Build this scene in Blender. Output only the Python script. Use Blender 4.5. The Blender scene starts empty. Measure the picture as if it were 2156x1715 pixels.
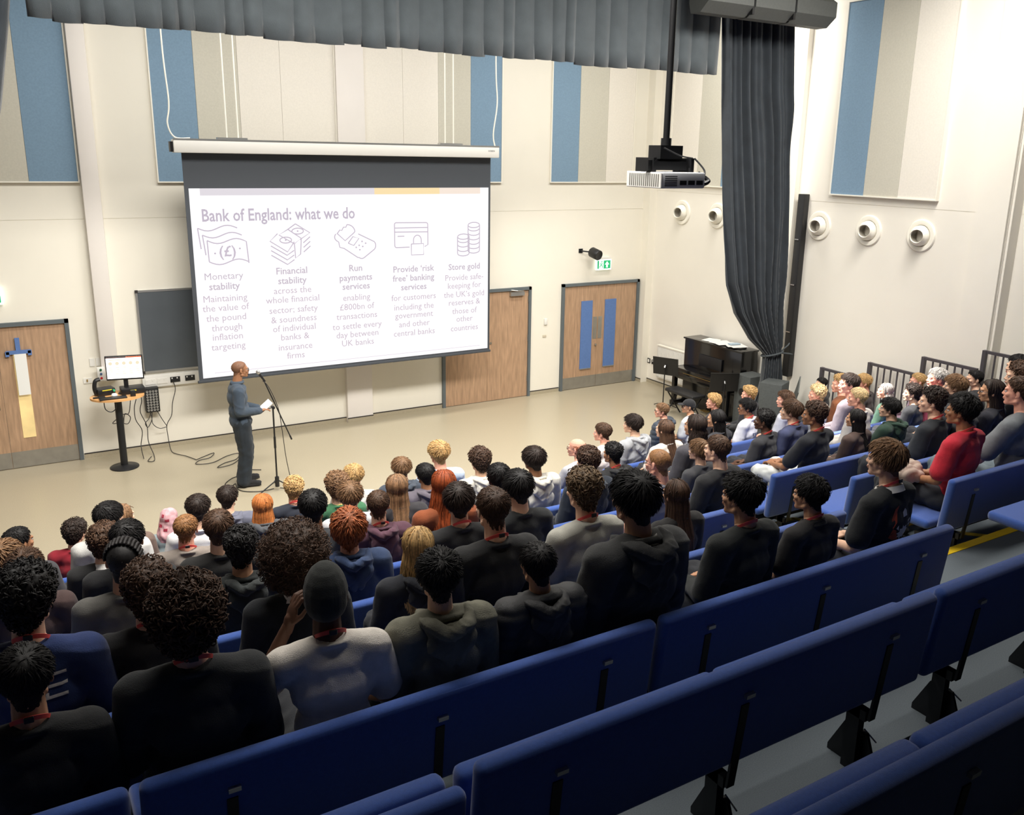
import bpy, bmesh, math, random
import numpy as np
from mathutils import Vector, Matrix, Euler, noise
from mathutils.bvhtree import BVHTree
random.seed(7); rng = np.random.default_rng(7)
S = bpy.context.scene; C = S.collection; PI = math.pi

# ---------------------------------------------------------------- camera
cam_d = bpy.data.cameras.new('camera'); cam = bpy.data.objects.new('camera', cam_d); C.objects.link(cam)
cam_d.sensor_width = 36.0; cam_d.lens = 1873.6371 / 2156 * 36
cam_d.shift_x = (1078 - 1121.115) / 2156; cam_d.shift_y = (821.464 - 857.5) / 2156
cam_d.clip_end = 60; cam_d.clip_start = 0.05
def cam_matrix(yaw, pit, rol):
    f = Vector((math.sin(yaw) * math.cos(pit), math.cos(yaw) * math.cos(pit), -math.sin(pit)))
    r = Vector((math.cos(yaw), -math.sin(yaw), 0)); d = f.cross(r)
    c, s = math.cos(rol), math.sin(rol)
    R = c * r + s * d; Dn = -s * r + c * d
    M = Matrix((( R.x, -Dn.x, -f.x, 0), (R.y, -Dn.y, -f.y, 0), (R.z, -Dn.z, -f.z, 4.593), (0, 0, 0, 1)))
    return M
cam.matrix_world = cam_matrix(0.55623393, 0.25990669, -0.01986854)
S.camera = cam
# ---------------------------------------------------------------- world, light, exposure
w = bpy.data.worlds.new('world'); S.world = w; w.use_nodes = True
w.node_tree.nodes['Background'].inputs[0].default_value = (0.9, 0.93, 1, 1)
w.node_tree.nodes['Background'].inputs[1].default_value = 0.008
S.view_settings.view_transform = 'Standard'; S.view_settings.look = 'None'
S.view_settings.exposure = 0.0; S.view_settings.gamma = 1.0; S.view_settings.use_curve_mapping = False
def area(name, loc, size, power, col=(1, 0.95, 0.86), rot=(0, 0, 0), spread=PI):
    l = bpy.data.lights.new(name, 'AREA'); l.shape = 'RECTANGLE'; l.size, l.size_y = size
    l.energy = power; l.color = col; l.spread = spread
    o = bpy.data.objects.new(name, l); C.objects.link(o); o.location = loc; o.rotation_euler = rot
    return o
WHT = (1, .965, .90)
area('stage_light', (3.0, 11.2, 7.55), (5.5, 1.0), 330, WHT)
area('stage_light', (8.9, 11.2, 7.55), (4.4, 1.0), 300, WHT)
area('house_light', (2.6, 6.1, 7.75), (5.0, 1.0), 560, WHT, (math.radians(21), 0, 0), math.radians(132))
area('house_light', (8.4, 6.6, 7.75), (4.6, 1.2), 400, WHT, (math.radians(20), 0, 0), math.radians(138))
area('rear_fill', (2.5, 3.3, 7.9), (4.0, .4), 55, WHT)  # added fill, no known lamp here; brightens the backs in the rear rows
def spot(name, loc, tgt, power, ang, blend=0.3, col=(1, .97, .92), size=.05):
    l = bpy.data.lights.new(name, 'SPOT'); l.energy = power; l.spot_size = math.radians(ang); l.spot_blend = blend
    l.color = col; l.shadow_soft_size = size
    o = bpy.data.objects.new(name, l); C.objects.link(o); o.location = loc
    o.rotation_euler = (Vector(tgt) - Vector(loc)).to_track_quat('-Z', 'Y').to_euler(); return o
spot('audience_beam', (7.2, 9.7, 7.8), (9.9, 7.5, 1.6), 12000, 19, .5)  # spot for the bright patch on the right-hand audience; source unseen

# ---------------------------------------------------------------- materials
MATS = {}
def lin(c):
    return tuple((x / 255 / 12.92) if x / 255 <= .04045 else ((x / 255 + .055) / 1.055) ** 2.4 for x in c)
def mat(name, col, rough=.6, metal=0., nscale=0, namt=.15, bump=0., bscale=None, emit=0, ecol=None, spec=None, stretch=None, lockvar=False, coat=0, sheen=0):
    if name in MATS: return MATS[name]
    m = bpy.data.materials.new(name); m.use_nodes = True; nt = m.node_tree; b = nt.nodes['Principled BSDF']
    c = lin(col); b.inputs['Base Color'].default_value = (*c, 1); b.inputs['Roughness'].default_value = rough
    b.inputs['Metallic'].default_value = metal
    if spec is not None: b.inputs['Specular IOR Level'].default_value = spec
    if coat: b.inputs['Coat Weight'].default_value = coat
    if sheen: b.inputs['Sheen Weight'].default_value = sheen
    if emit:
        b.inputs['Emission Color'].default_value = (*(lin(ecol) if ecol else c), 1); b.inputs['Emission Strength'].default_value = emit
    tc = nt.nodes.new('ShaderNodeTexCoord'); mp = nt.nodes.new('ShaderNodeMapping')
    nt.links.new(tc.outputs['Object'], mp.inputs[0])
    if stretch: mp.inputs['Scale'].default_value = stretch
    if nscale:
        n = nt.nodes.new('ShaderNodeTexNoise'); n.inputs['Scale'].default_value = nscale; n.inputs['Detail'].default_value = 6
        nt.links.new(mp.outputs[0], n.inputs['Vector'])
        r = nt.nodes.new('ShaderNodeMapRange'); r.inputs[1].default_value = .3; r.inputs[2].default_value = .7
        r.inputs[3].default_value = 1 - namt; r.inputs[4].default_value = 1 + namt
        nt.links.new(n.outputs['Fac'], r.inputs[0])
        v = nt.nodes.new('ShaderNodeVectorMath'); v.operation = 'SCALE'; v.inputs[0].default_value = c
        nt.links.new(r.outputs[0], v.inputs['Scale']); last = v.outputs[0]
        if lockvar:
            a = nt.nodes.new('ShaderNodeAttribute'); a.attribute_name = 'lock'
            r2 = nt.nodes.new('ShaderNodeMapRange'); r2.inputs[3].default_value = .55; r2.inputs[4].default_value = 1.6
            nt.links.new(a.outputs['Fac'], r2.inputs[0])
            v2 = nt.nodes.new('ShaderNodeVectorMath'); v2.operation = 'SCALE'
            nt.links.new(last, v2.inputs[0]); nt.links.new(r2.outputs[0], v2.inputs['Scale']); last = v2.outputs[0]
        nt.links.new(last, b.inputs['Base Color'])
    if bump:
        n2 = nt.nodes.new('ShaderNodeTexNoise'); n2.inputs['Scale'].default_value = bscale or 60; n2.inputs['Detail'].default_value = 4
        nt.links.new(mp.outputs[0], n2.inputs['Vector'])
        bp = nt.nodes.new('ShaderNodeBump'); bp.inputs['Strength'].default_value = bump; bp.inputs['Distance'].default_value = .01
        nt.links.new(n2.outputs['Fac'], bp.inputs['Height']); nt.links.new(bp.outputs[0], b.inputs['Normal'])
    MATS[name] = m; return m
wallm = mat('wall_paint', (232, 227, 214), .75, nscale=1.2, namt=.02, bump=.08, bscale=180)
wallw = mat('wall_paint_white', (236, 231, 220), .75, nscale=1.2, namt=.02, bump=.08, bscale=180)
pilm = mat('pilaster_paint', (228, 222, 216), .7, nscale=2, namt=.02)
trimm = mat('white_trim', (240, 236, 224), .5)
bluep = mat('blue_panel_fabric', (122, 149, 172), .9, nscale=40, namt=.06, bump=.2, bscale=300)
beigep = mat('beige_panel_fabric', (200, 196, 182), .9, nscale=40, namt=.04, bump=.2, bscale=300)
creamp = mat('cream_panel_fabric', (230, 224, 213), .9, nscale=40, namt=.03, bump=.2, bscale=300)
floorm = mat('vinyl_floor', (168, 158, 136), .33, nscale=90, namt=.10, bump=.02, bscale=400)
darkline = mat('dark_rubber', (45, 40, 38), .6)
framem = mat('door_frame_grey', (92, 100, 104), .5)
woodm = mat('oak_veneer', (172, 140, 112), .5, nscale=5, namt=.22, stretch=(6, 6, .6), bump=.05)
steelm = mat('brushed_steel', (168, 165, 158), .38, metal=.7, nscale=8, namt=.08)
chrome = mat('chrome', (210, 210, 210), .2, metal=1)
blindm = mat('blue_blind', (88, 118, 172), .85, nscale=30, namt=.05)
bluegrey = mat('valance_fabric', (72, 79, 83), .85, nscale=6, namt=.10, bump=.3, bscale=120, sheen=.3)
darkcurt = mat('dark_curtain_fabric', (44, 50, 56), .85, nscale=5, namt=.18, bump=.3, bscale=120, sheen=.2)
blackm = mat('black_plastic', (24, 24, 26), .45, nscale=20, namt=.1)
blackmetal = mat('black_metal', (34, 35, 38), .4, metal=.3)
blackgloss = mat('black_lacquer', (10, 10, 12), .2, coat=.2)
blackvinyl = mat('black_vinyl', (26, 26, 28), .5)
greyspk = mat('dark_grey_cloth', (74, 78, 78), .8, nscale=30, namt=.1)
whitep = mat('white_plastic', (228, 226, 220), .4)
boardm = mat('grey_chalkboard', (78, 84, 90), .7, nscale=3, namt=.06)
alum = mat('aluminium', (190, 190, 188), .35, metal=.8)
screenblk = mat('screen_black_border', (62, 66, 72), .8)
mat('rear_wall_dark', (38, 40, 46), .9)
seatblue = mat('blue_upholstery', (42, 80, 158), .85, nscale=80, namt=.10, bump=.3, bscale=500, sheen=.5)
carpet = mat('blue_grey_carpet', (100, 108, 114), .95, nscale=200, namt=.18, bump=.4, bscale=500)
riser = mat('dark_riser', (40, 42, 46), .8)
yellow = mat('yellow_nosing', (246, 206, 40), .55, nscale=30, namt=.05)
cordm = mat('black_cable', (40, 38, 38), .5)
papm = mat('white_paper', (235, 235, 232), .6)

# ---------------------------------------------------------------- mesh helpers
def tag(o, label=None, cat=None, group=None, kind=None):
    if label: o['label'] = label
    if cat: o['category'] = cat
    if group: o['group'] = group
    if kind: o['kind'] = kind
    return o
def link(name, me, parent=None, loc=None, rot=None):
    o = bpy.data.objects.new(name, me); C.objects.link(o)
    if parent: o.parent = parent
    if loc is not None: o.location = loc
    if rot is not None: o.rotation_euler = rot
    return o
def empty(name, loc, rz=0, label=None, cat=None, group=None):
    o = link(name, None, None, loc, (0, 0, rz)); o.empty_display_size = .1
    return tag(o, label, cat, group)
class MB:
    def __init__(s): s.v = []; s.f = []; s.mi = []; s.m = 0
    def add(s, vs, fs):
        n = len(s.v); s.v += [tuple(v) for v in vs]; s.f += [tuple(i + n for i in f) for f in fs]; s.mi += [s.m] * len(fs); return s
    def box(s, x0, x1, y0, y1, z0, z1, M=None):
        vs = [Vector((x, y, z)) for x in (x0, x1) for y in (y0, y1) for z in (z0, z1)]
        if M is not None: vs = [M @ v for v in vs]
        return s.add(vs, [(0, 1, 3, 2), (4, 6, 7, 5), (0, 4, 5, 1), (2, 3, 7, 6), (0, 2, 6, 4), (1, 5, 7, 3)])
    def rbox(s, x0, x1, y0, y1, z0, z1, r=.02, n=3, M=None):
        b = bmesh.new(); bmesh.ops.create_cube(b, size=1)
        for v in b.verts: v.co = Vector(((x0 + x1) / 2 + v.co.x * (x1 - x0), (y0 + y1) / 2 + v.co.y * (y1 - y0), (z0 + z1) / 2 + v.co.z * (z1 - z0)))
        bmesh.ops.bevel(b, geom=b.edges[:], offset=r, segments=n, affect='EDGES', profile=.5)
        if M is not None: b.transform(M)
        b.verts.index_update(); s.add([v.co for v in b.verts], [tuple(v.index for v in f.verts) for f in b.faces]); b.free(); return s
    def tube(s, pts, r, n=8, cap=True):
        pts = [Vector(p) for p in pts]; rs = r if isinstance(r, (list, tuple)) else [r] * len(pts)
        vs = []; fs = []; up = None
        for i, p in enumerate(pts):
            a = pts[max(0, i - 1)]; b = pts[min(len(pts) - 1, i + 1)]; d = (b - a)
            if d.length < 1e-9: d = Vector((0, 0, 1))
            d.normalize()
            if up is None: up = Vector((0, 0, 1)) if abs(d.z) < .9 else Vector((1, 0, 0))
            u = d.cross(up)
            if u.length < 1e-5: u = d.cross(Vector((0, 1, .1)))
            u.normalize(); w_ = u.cross(d)
            up = w_
            vs += [p + rs[i] * (math.cos(2 * PI * k / n) * u + math.sin(2 * PI * k / n) * w_) for k in range(n)]
        for i in range(len(pts) - 1):
            for k in range(n):
                a = i * n + k; b = i * n + (k + 1) % n; fs.append((a, b, b + n, a + n))
        if cap: fs.append(tuple(range(n - 1, -1, -1))); fs.append(tuple(range((len(pts) - 1) * n, len(pts) * n)))
        return s.add(vs, fs)
    def cyl(s, p, q, r, n=16, r2=None): return s.tube([p, q], [r, r if r2 is None else r2], n)
    def prism(s, poly, z0, z1, M=None):
        n = len(poly); vs = [Vector((x, y, z0)) for x, y in poly] + [Vector((x, y, z1)) for x, y in poly]
        if M is not None: vs = [M @ v for v in vs]
        return s.add(vs, [tuple(range(n - 1, -1, -1)), tuple(range(n, 2 * n))] + [(i, (i + 1) % n, n + (i + 1) % n, n + i) for i in range(n)])
    def lathe(s, prof, n=24, M=None):
        vs = []; fs = []
        for r, z in prof:
            vs += [Vector((r * math.cos(2 * PI * k / n), r * math.sin(2 * PI * k / n), z)) for k in range(n)]
        for i in range(len(prof) - 1):
            for k in range(n):
                a = i * n + k; b = i * n + (k + 1) % n; fs.append((a, b, b + n, a + n))
        if M is not None: vs = [M @ v for v in vs]
        return s.add(vs, fs)
    def mesh(s, name, m=None, smooth=False):
        me = bpy.data.meshes.new(name); me.from_pydata(s.v, [], s.f)
        for x in (m if isinstance(m, (list, tuple)) else [m]):
            if x: me.materials.append(x)
        if any(s.mi): me.polygons.foreach_set('material_index', s.mi)
        bm = bmesh.new(); bm.from_mesh(me); bmesh.ops.recalc_face_normals(bm, faces=bm.faces[:]); bm.to_mesh(me); bm.free()
        if smooth:
            me.polygons.foreach_set('use_smooth', [True] * len(me.polygons))
            me.set_sharp_from_angle(angle=math.radians(40))
        return me
    def build(s, name, m, parent=None, smooth=False, loc=None, rot=None):
        return link(name, s.mesh(name, m, smooth), parent, loc, rot)
def struct(o): o['kind'] = 'structure'; return o
def bx(name, m, x0, x1, y0, y1, z0, z1, parent=None, r=0, n=2):
    b = MB()
    if r: b.rbox(x0, x1, y0, y1, z0, z1, r, n)
    else: b.box(x0, x1, y0, y1, z0, z1)
    return b.build(name, m, parent, smooth=bool(r))
def curve_pts(ctrl, n=8):
    P = [Vector(c) for c in ctrl]; out = []
    for i in range(len(P) - 1):
        p0 = P[max(0, i - 1)]; p1 = P[i]; p2 = P[i + 1]; p3 = P[min(len(P) - 1, i + 2)]
        for k in range(n):
            t = k / n
            out.append(.5 * ((2 * p1) + (-p0 + p2) * t + (2 * p0 - 5 * p1 + 4 * p2 - p3) * t * t + (-p0 + 3 * p1 - 3 * p2 + p3) * t ** 3))
    out.append(P[-1]); return out

# ================================================================ ROOM SHELL
D = 14.386; XW = 11.65; XL = -3.2; YB = -2.2; ZC = 8.0
struct(bx('floor', floorm, XL, XW + .5, YB, D, -.12, 0))
struct(bx('ceiling', mat('ceiling_grey', (120, 118, 112), .9), XL, XW + .6, YB, D + .2, ZC, ZC + .1))
struct(bx('wall_left', mat('left_wall_grey', (112, 110, 106), .9), XL - .1, XL, YB, D, 0, ZC))
struct(bx('wall_back', mat('rear_wall_dark', (38, 40, 46), .9), XL, XW + .5, YB - .1, YB, 0, ZC))
b = MB(); b.box(XL, XW + .2, D, D + .1, 0, 3.559); b.box(XL, XW + .2, D, D + .1, 3.567, ZC); b.box(XL, XW + .2, D + .006, D + .12, 3.55, 3.58)
struct(b.build('wall_front', wallm))
b = MB(); b.box(XW, XW + .1, 6.88, D + .1, 0, 3.93); b.box(XW, XW + .1, 6.88, D + .1, 3.938, ZC); b.box(XW + .006, XW + .28, 6.881, D, 3.9, 3.97)
struct(b.build('wall_right', wallw))
struct(bx('wall_right_rear', mat('rear_wall_dark', (38, 40, 46), .9), XW + .21, XW + .3, YB, 5.2, 0, ZC))  # unseen stretch, split off and darkened to cut bounce onto the bench backs
b = MB(); b.box(XW + .22, XW + .3, 5.2, 6.9, 0, 3.93); b.box(XW + .22, XW + .3, 5.2, 6.9, 3.938, ZC); b.box(XW + .226, XW + .32, 5.2, 6.9, 3.9, 3.97); b.box(XW + .02, XW + .22, 6.85, 6.9, 0, ZC)
struct(b.build('wall_right_recess', wallw))
b = MB(); b.box(XW - .05, XW, 6.885, 7.34, 0, ZC)
struct(b.build('pilaster_right', wallw))
b = MB(); b.box(XW - .10, XW, 10.52, 10.95, 0, ZC); struct(b.build('pilaster_curtain', wallw))
b = MB(); b.box(XW - .17, XW, D - .2, D, 0, ZC); struct(b.build('pilaster_corner', wallm))
b = MB(); b.box(5.12, 5.58, D - .09, D, 0, ZC); struct(b.build('pilaster_front', pilm))
b = MB(); b.rbox(1.33, 1.56, D - .13, D, 1.19, ZC, .012, 2); o = b.build('wall_duct', pilm, smooth=True); tag(o, 'tall white boxed duct running up the front wall left of the screen', 'duct')
# skirting and its dark line
def skirt(nm, x0, x1, y0, y1):
    struct(bx('baseboard_' + nm, floorm, x0, x1, y0, y1, 0, .065)); struct(bx('trim_' + nm, darkline, x0, x1, y0, y1, .065, .082))
for i, (a, c) in enumerate([(.98, 5.12), (5.58, 6.97), (8.86, 9.55), (11.46, 11.48)]): skirt(['front_left', 'front_middle', 'front_right', 'front_corner'][i], a, c, D - .012, D)
skirt('pilaster', 5.115, 5.585, D - .1, D - .088); skirt('corner', 11.47, 11.48, D - .2, D); skirt('right', XW - .012, XW, 10.95, D - .2)
# ---- upper wall fabric panels
def panel_group(label, cells, zb, zt, wall):
    g = empty('acoustic_panel', (0, 0, 0), 0, label, 'wall panel', 'striped acoustic panels')
    a0, a1 = cells[0][0], cells[-1][1]
    for a, c, m, nm in cells:
        d = .03
        if wall == 'F': o = bx('panel_stripe', m, a + .002, c - .002, D - d, D, zb, zt, g)
        else: o = bx('panel_stripe', m, XW - .055, XW, a + .002, c - .002, zb, zt, g)
        tag(o, nm)
    e = .018
    fr = MB()
    if wall == 'F':
        fr.box(a0 - e, a1 + e, D - .04, D, zb - e, zb); fr.box(a0 - e, a0, D - .04, D, zb, zt); fr.box(a1, a1 + e, D - .04, D, zb, zt)
    else:
        fr.box(XW - .07, XW, a0 - e, a1 + e, zb - e, zb); fr.box(XW - .07, XW, a0 - e, a0, zb, zt); fr.box(XW - .07, XW, a1, a1 + e, zb, zt)
        fr.box(XW - .07, XW, a0 - e, a1 + e, zt, zt + e)
    fr.build('panel_edge', trimm, g); return g
B_, G_, W_ = (bluep, 'blue stripe'), (beigep, 'beige stripe'), (creamp, 'cream stripe')
panel_group('blue and beige striped wall panel at the far left above the door', [(-.55, .08, *W_), (.08, .69, *G_), (.69, 1.30, *B_)], 4.09, 7.2, 'F')
panel_group('wide striped wall panel behind the projection screen, left half', [(2.37, 2.98, *B_), (2.98, 3.61, *G_), (3.61, 4.25, *W_), (4.25, 5.1, *W_)], 4.09, 7.2, 'F')
panel_group('wide striped wall panel behind the projection screen, right half', [(5.6, 6.28, *W_), (6.28, 6.93, *W_), (6.93, 7.55, *G_), (7.55, 8.17, *B_)], 4.09, 7.2, 'F')
panel_group('blue, beige and cream striped wall panel between screen and right corner', [(9.24, 9.85, *B_), (9.85, 10.5, *G_), (10.5, 11.13, *W_)], 4.09, 7.2, 'F')
panel_group('striped panel on the side wall, mostly behind the tied curtain', [(11.75, 12.33, *B_), (12.33, 12.98, *G_), (12.98, 13.75, *W_)], 4.08, 7.2, 'R')
panel_group('blue, beige and cream striped panel on the side wall above the round vents', [(7.96, 8.59, *W_), (8.59, 9.2, *G_), (9.2, 9.82, *B_)], 4.07, 6.88, 'R')
# ---- doors
def kickplate(g, x0, x1): bx('kick_plate', steelm, x0, x1, D - .024, D - .02, .01, .25, g)
def doorset(n, x0, x1, seam, top=2.15, left_frame=True, right_frame=True):
    g = struct(empty('door_%d' % n, (0, 0, 0)))
    fr = MB(); fw = .055
    if left_frame: fr.box(x0, x0 + fw, D - .055, D, 0, top)
    if right_frame: fr.box(x1 - fw, x1, D - .055, D, 0, top)
    fr.box(x0, x1, D - .055, D, top - fw, top); fr.build('door_frame', framem, g)
    leaves = []
    for a, c in ((x0 + fw, seam - .002), (seam + .002, x1 - fw)):
        leaves.append(bx('door_leaf', woodm, a, c, D - .02, D, .01, top - fw, g))
    return g, leaves
g1, L1 = doorset(1, -.78, .97, .04)
kickplate(g1, -.72, .036); kickplate(g1, .044, .91)
glassm = mat('lit_door_glass', (226, 200, 140), .3, nscale=3, namt=.2, emit=.25, ecol=(230, 205, 150))
bx('vision_pane', glassm, .22, .385, D - .026, D - .018, .45, 1.73, L1[1])
bx('vision_pane', mat('greenish_glass', (70, 82, 70), .2), -.16, -.02, D - .026, D - .018, .9, 1.4, L1[0])
t = empty('door_blind', (0, 0, 0), 0, 'blue rolled-up blind with a white paper strip over the left door window', 'blind')
m = MB(); m.box(.14, .45, D - .06, D - .03, 1.70, 1.75); m.box(.265, .325, D - .05, D - .03, 1.75, 1.93); m.box(.13, .18, D - .06, D - .03, 1.67, 1.74); m.box(.41, .46, D - .06, D - .03, 1.67, 1.74)
m.build('blind_bracket', blindm, t)
m = MB(); m.box(.235, .385, D - .07, D - .064, 1.1, 1.70); m.build('paper_strip', papm, t)
for x in (.22, .42):
    pass
g2, L2 = doorset(2, 6.97, 8.85, 7.91)
m = MB(); m.box(8.38, 8.68, D - .08, D - .02, 2.0, 2.07); m.tube([(8.66, D - .07, 2.08), (8.5, D - .12, 2.10), (8.4, D - .05, 2.11)], .008, 6); m.build('door_closer', alum, L2[1])
for z in (.3, 1.1, 1.85):
    bx('hinge', steelm, 8.785, 8.8, D - .03, D - .018, z, z + .12, L2[1])
for x, z in ((7.86, 1.15), (7.96, 1.15)): bx('lock', chrome, x, x + .04, D - .03, D - .018, z - .04, z, g2)
g3, L3 = doorset(3, 9.56, 11.45, 10.44)
kickplate(g3, 9.615, 10.437); kickplate(g3, 10.443, 11.395)
for a, c, leaf in ((10.03, 10.30, L3[0]), (10.61, 10.885, L3[1])):
    m = MB(); m.box(a, c, D - .034, D - .02, .395, 1.785); m.build('window_blind', blindm, leaf)
    bx('blind_hem', alum, a, c, D - .04, D - .03, .39, .41, leaf)
for a, c in ((10.33, 10.425), (10.455, 10.55)): bx('push_plate', steelm, a, c, D - .024, D - .018, 1.0, 1.45, g3)
m = MB(); m.cyl((10.40, D - .05, .88), (10.40, D - .02, .88), .022); m.build('thumb_turn', chrome, g3)
# ---- chalkboard, trunking, sockets
g = empty('chalkboard', (0, 0, 0), 0, 'dark grey chalkboard in an aluminium frame behind the screen edge', 'board')
bx('board_surface', boardm, 1.93, 4.9, D - .03, D - .01, 1.255, 2.47, g)
m = MB(); m.box(1.9, 1.93, D - .035, D, 1.22, 2.5); m.box(1.9, 4.93, D - .035, D, 2.47, 2.5); m.box(1.9, 4.93, D - .035, D, 1.225, 1.255); m.box(4.9, 4.93, D - .035, D, 1.22, 2.5); m.build('board_frame', alum, g)
for x, z in ((1.915, 1.24), (1.915, 2.485)): bx('corner_cap', darkline, x - .022, x + .022, D - .04, D - .034, z - .022, z + .022, g)
g = empty('cable_trunking', (0, 0, 0), 0, 'white dado trunking carrying sockets below the chalkboard', 'trunking')
bx('trunking_body', whitep, 1.88, 5.0, D - .06, D, 1.0, 1.19, g, .006)
for x in (1.88, 2.5, 3.1): pass
def socket(p, x, z, m=blackm, w_=.145, double=True):
    s_ = bx('socket_plate', m, x, x + w_, D - .068, D - .058, z, z + .085, p)
    for k in ((.03, .105) if double else (.06,)):
        bx('switch', whitep, x + k - .012, x + k + .006, D - .072, D - .067, z + .055, z + .075, s_)
socket(g, 2.28, 1.05); socket(g, 2.50, 1.05); socket(g, 1.92, 1.05, whitep); socket(g, 2.09, 1.05, whitep, .15)
m = MB(); m.cyl((2.315, D - .09, 1.08), (2.315, D - .066, 1.08), .022, 8); o = m.build('plug', blackm, g)
t = empty('light_switch', (0, 0, 0), 0, 'pair of white switch plates on the wall left of the monitor', 'switch')
for x in (1.19, 1.275): bx('switch_plate', whitep, x, x + .07, D - .012, D, 1.41, 1.53, t)
t = empty('screen_control', (0, 0, 0), 0, 'white screen control box with three round buttons beside the monitor', 'switch')
bx('control_box', whitep, 1.26, 1.36, D - .19, D - .13, 1.22, 1.42, t, .006)
for k, (cc, nm) in enumerate((((30, 90, 60), 'green_button'), ((60, 90, 130), 'blue_button'), ((190, 30, 40), 'red_button'))):
    m = MB(); m.cyl((1.31, D - .2, 1.385 - k * .062), (1.31, D - .19, 1.385 - k * .062), .017, 12); m.build('button', mat(nm, cc, .4), t)
t = empty('light_switch', (0, 0, 0), 0, 'single white switch plate on the wall at table height by the left door', 'switch'); bx('switch_plate', whitep, 1.08, 1.2, D - .012, D, 1.16, 1.24, t); bx('rocker', mat('brass', (170, 140, 80), .4, metal=.6), 1.12, 1.14, D - .016, D - .012, 1.18, 1.22, t)
o = bx('thermostat', whitep, 9.17, 9.24, D - .03, D, 1.38, 1.5, None, .006); tag(o, 'small white thermostat box between the two right-hand doors', 'thermostat')
o = bx('wall_socket', mat('dull_plate', (200, 190, 170), .5), 9.15, 9.23, D - .012, D, 1.13, 1.18, None, .003); tag(o, 'small dull switch plate below the thermostat', 'switch')
# ---- exit signs
def text_mesh(s, size, m, parent, loc, rot, align='CENTER', extrude=.0008, name='lettering', bold=0, width=None):
    cu = bpy.data.curves.new('t', 'FONT'); cu.body = s; cu.size = size; cu.align_x = align; cu.align_y = 'CENTER'; cu.extrude = extrude; cu.offset = bold; cu.resolution_u = 2
    ob = bpy.data.objects.new('t', cu); C.objects.link(ob); dg = bpy.context.evaluated_depsgraph_get(); dg.update()
    me = bpy.data.meshes.new_from_object(ob.evaluated_get(dg)); bpy.data.objects.remove(ob); bpy.data.curves.remove(cu)
    me.materials.clear(); me.materials.append(m)
    o = link(name, me, parent, loc, rot)
    if width:
        xs = [v.co.x for v in me.vertices]; wd = max(xs) - min(xs)
        for v in me.vertices: v.co.x *= width / wd
    return o
def exit_sign(x0, x1, z0, z1, label):
    t = empty('exit_sign', (0, 0, 0), 0, label, 'sign')
    bx('sign_box', mat('sign_lit_white', (235, 245, 240), .4, emit=1.1), x0, x1, D - .07, D - .03, z0, z1, t)
    bx('sign_bracket', whitep, x0 + .02, x1 - .02, D - .09, D, z1, z1 + .04, t)
    gm = mat('sign_green', (20, 160, 100), .4, emit=.6); wd = x1 - x0; h = z1 - z0; ym = D - .074
    m = MB(); m.box(x0 + wd * .48, x1 - wd * .06, ym, ym + .003, z0 + h * .12, z1 - h * .12); m.box(x0 + wd * .06, x0 + wd * .16, ym, ym + .003, z0 + h * .12, z1 - h * .12)
    m.build('sign_field', gm, t)
    wm = mat('sign_white', (240, 255, 248), .4, emit=1.3); cx = x0 + wd * .70; cz = (z0 + z1) / 2
    M = Matrix.Translation((0, ym - .003, 0)) @ Matrix.Rotation(PI / 2, 4, 'X')
    m = MB(); m.prism([(cx - .05, cz), (cx, cz + .06), (cx + .05, cz), (cx + .02, cz), (cx + .02, cz - .06), (cx - .02, cz - .06), (cx - .02, cz)], -.002, .002, M); m.build('sign_arrow', wm, t)
    m = MB(); rx = x0 + wd * .32; m.tube([(rx, ym - .002, cz + .01), (rx - .02, ym - .002, cz - .02), (rx - .045, ym - .002, cz - .055)], .008, 5); m.tube([(rx, ym - .002, cz + .01), (rx + .02, ym - .002, cz - .025), (rx + .03, ym - .002, cz - .06)], .008, 5)
    m.tube([(rx - .035, ym - .002, cz + .01), (rx, ym - .002, cz + .035), (rx + .03, ym - .002, cz + .015)], .007, 5); m.cyl((rx + .01, ym - .004, cz + .06), (rx + .01, ym, cz + .06), .013, 10); m.build('running_figure', gm, t)
exit_sign(10.33, 10.69, 2.39, 2.6, 'lit green and white exit sign above the double doors at right')
exit_sign(-.2, .19, 2.42, 2.65, 'lit exit sign above the far left door, cut by the frame edge')
t = empty('wall_speaker', (0, 0, 0), 0, 'small black cylindrical wall speaker left of the green exit sign', 'speaker')
m = MB(); M = Matrix.Translation((10.16, D - .25, 2.74)) @ Matrix.Rotation(math.radians(105), 4, 'X') @ Matrix.Rotation(math.radians(10), 4, 'Y')
m.lathe([(0, -.12), (.085, -.11), (.1, -.09), (.1, .1), (.092, .11), (.085, .105), (.0, .10)], 24, M); m.build('speaker_body', blackm, t, True)
m = MB(); m.tube([(9.98, D, 2.78), (9.99, D - .1, 2.78), (10.14, D - .16, 2.76)], .014, 8); m.box(9.94, 10.03, D - .012, D, 2.74, 2.82); m.build('bracket', blackmetal, t)
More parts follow.
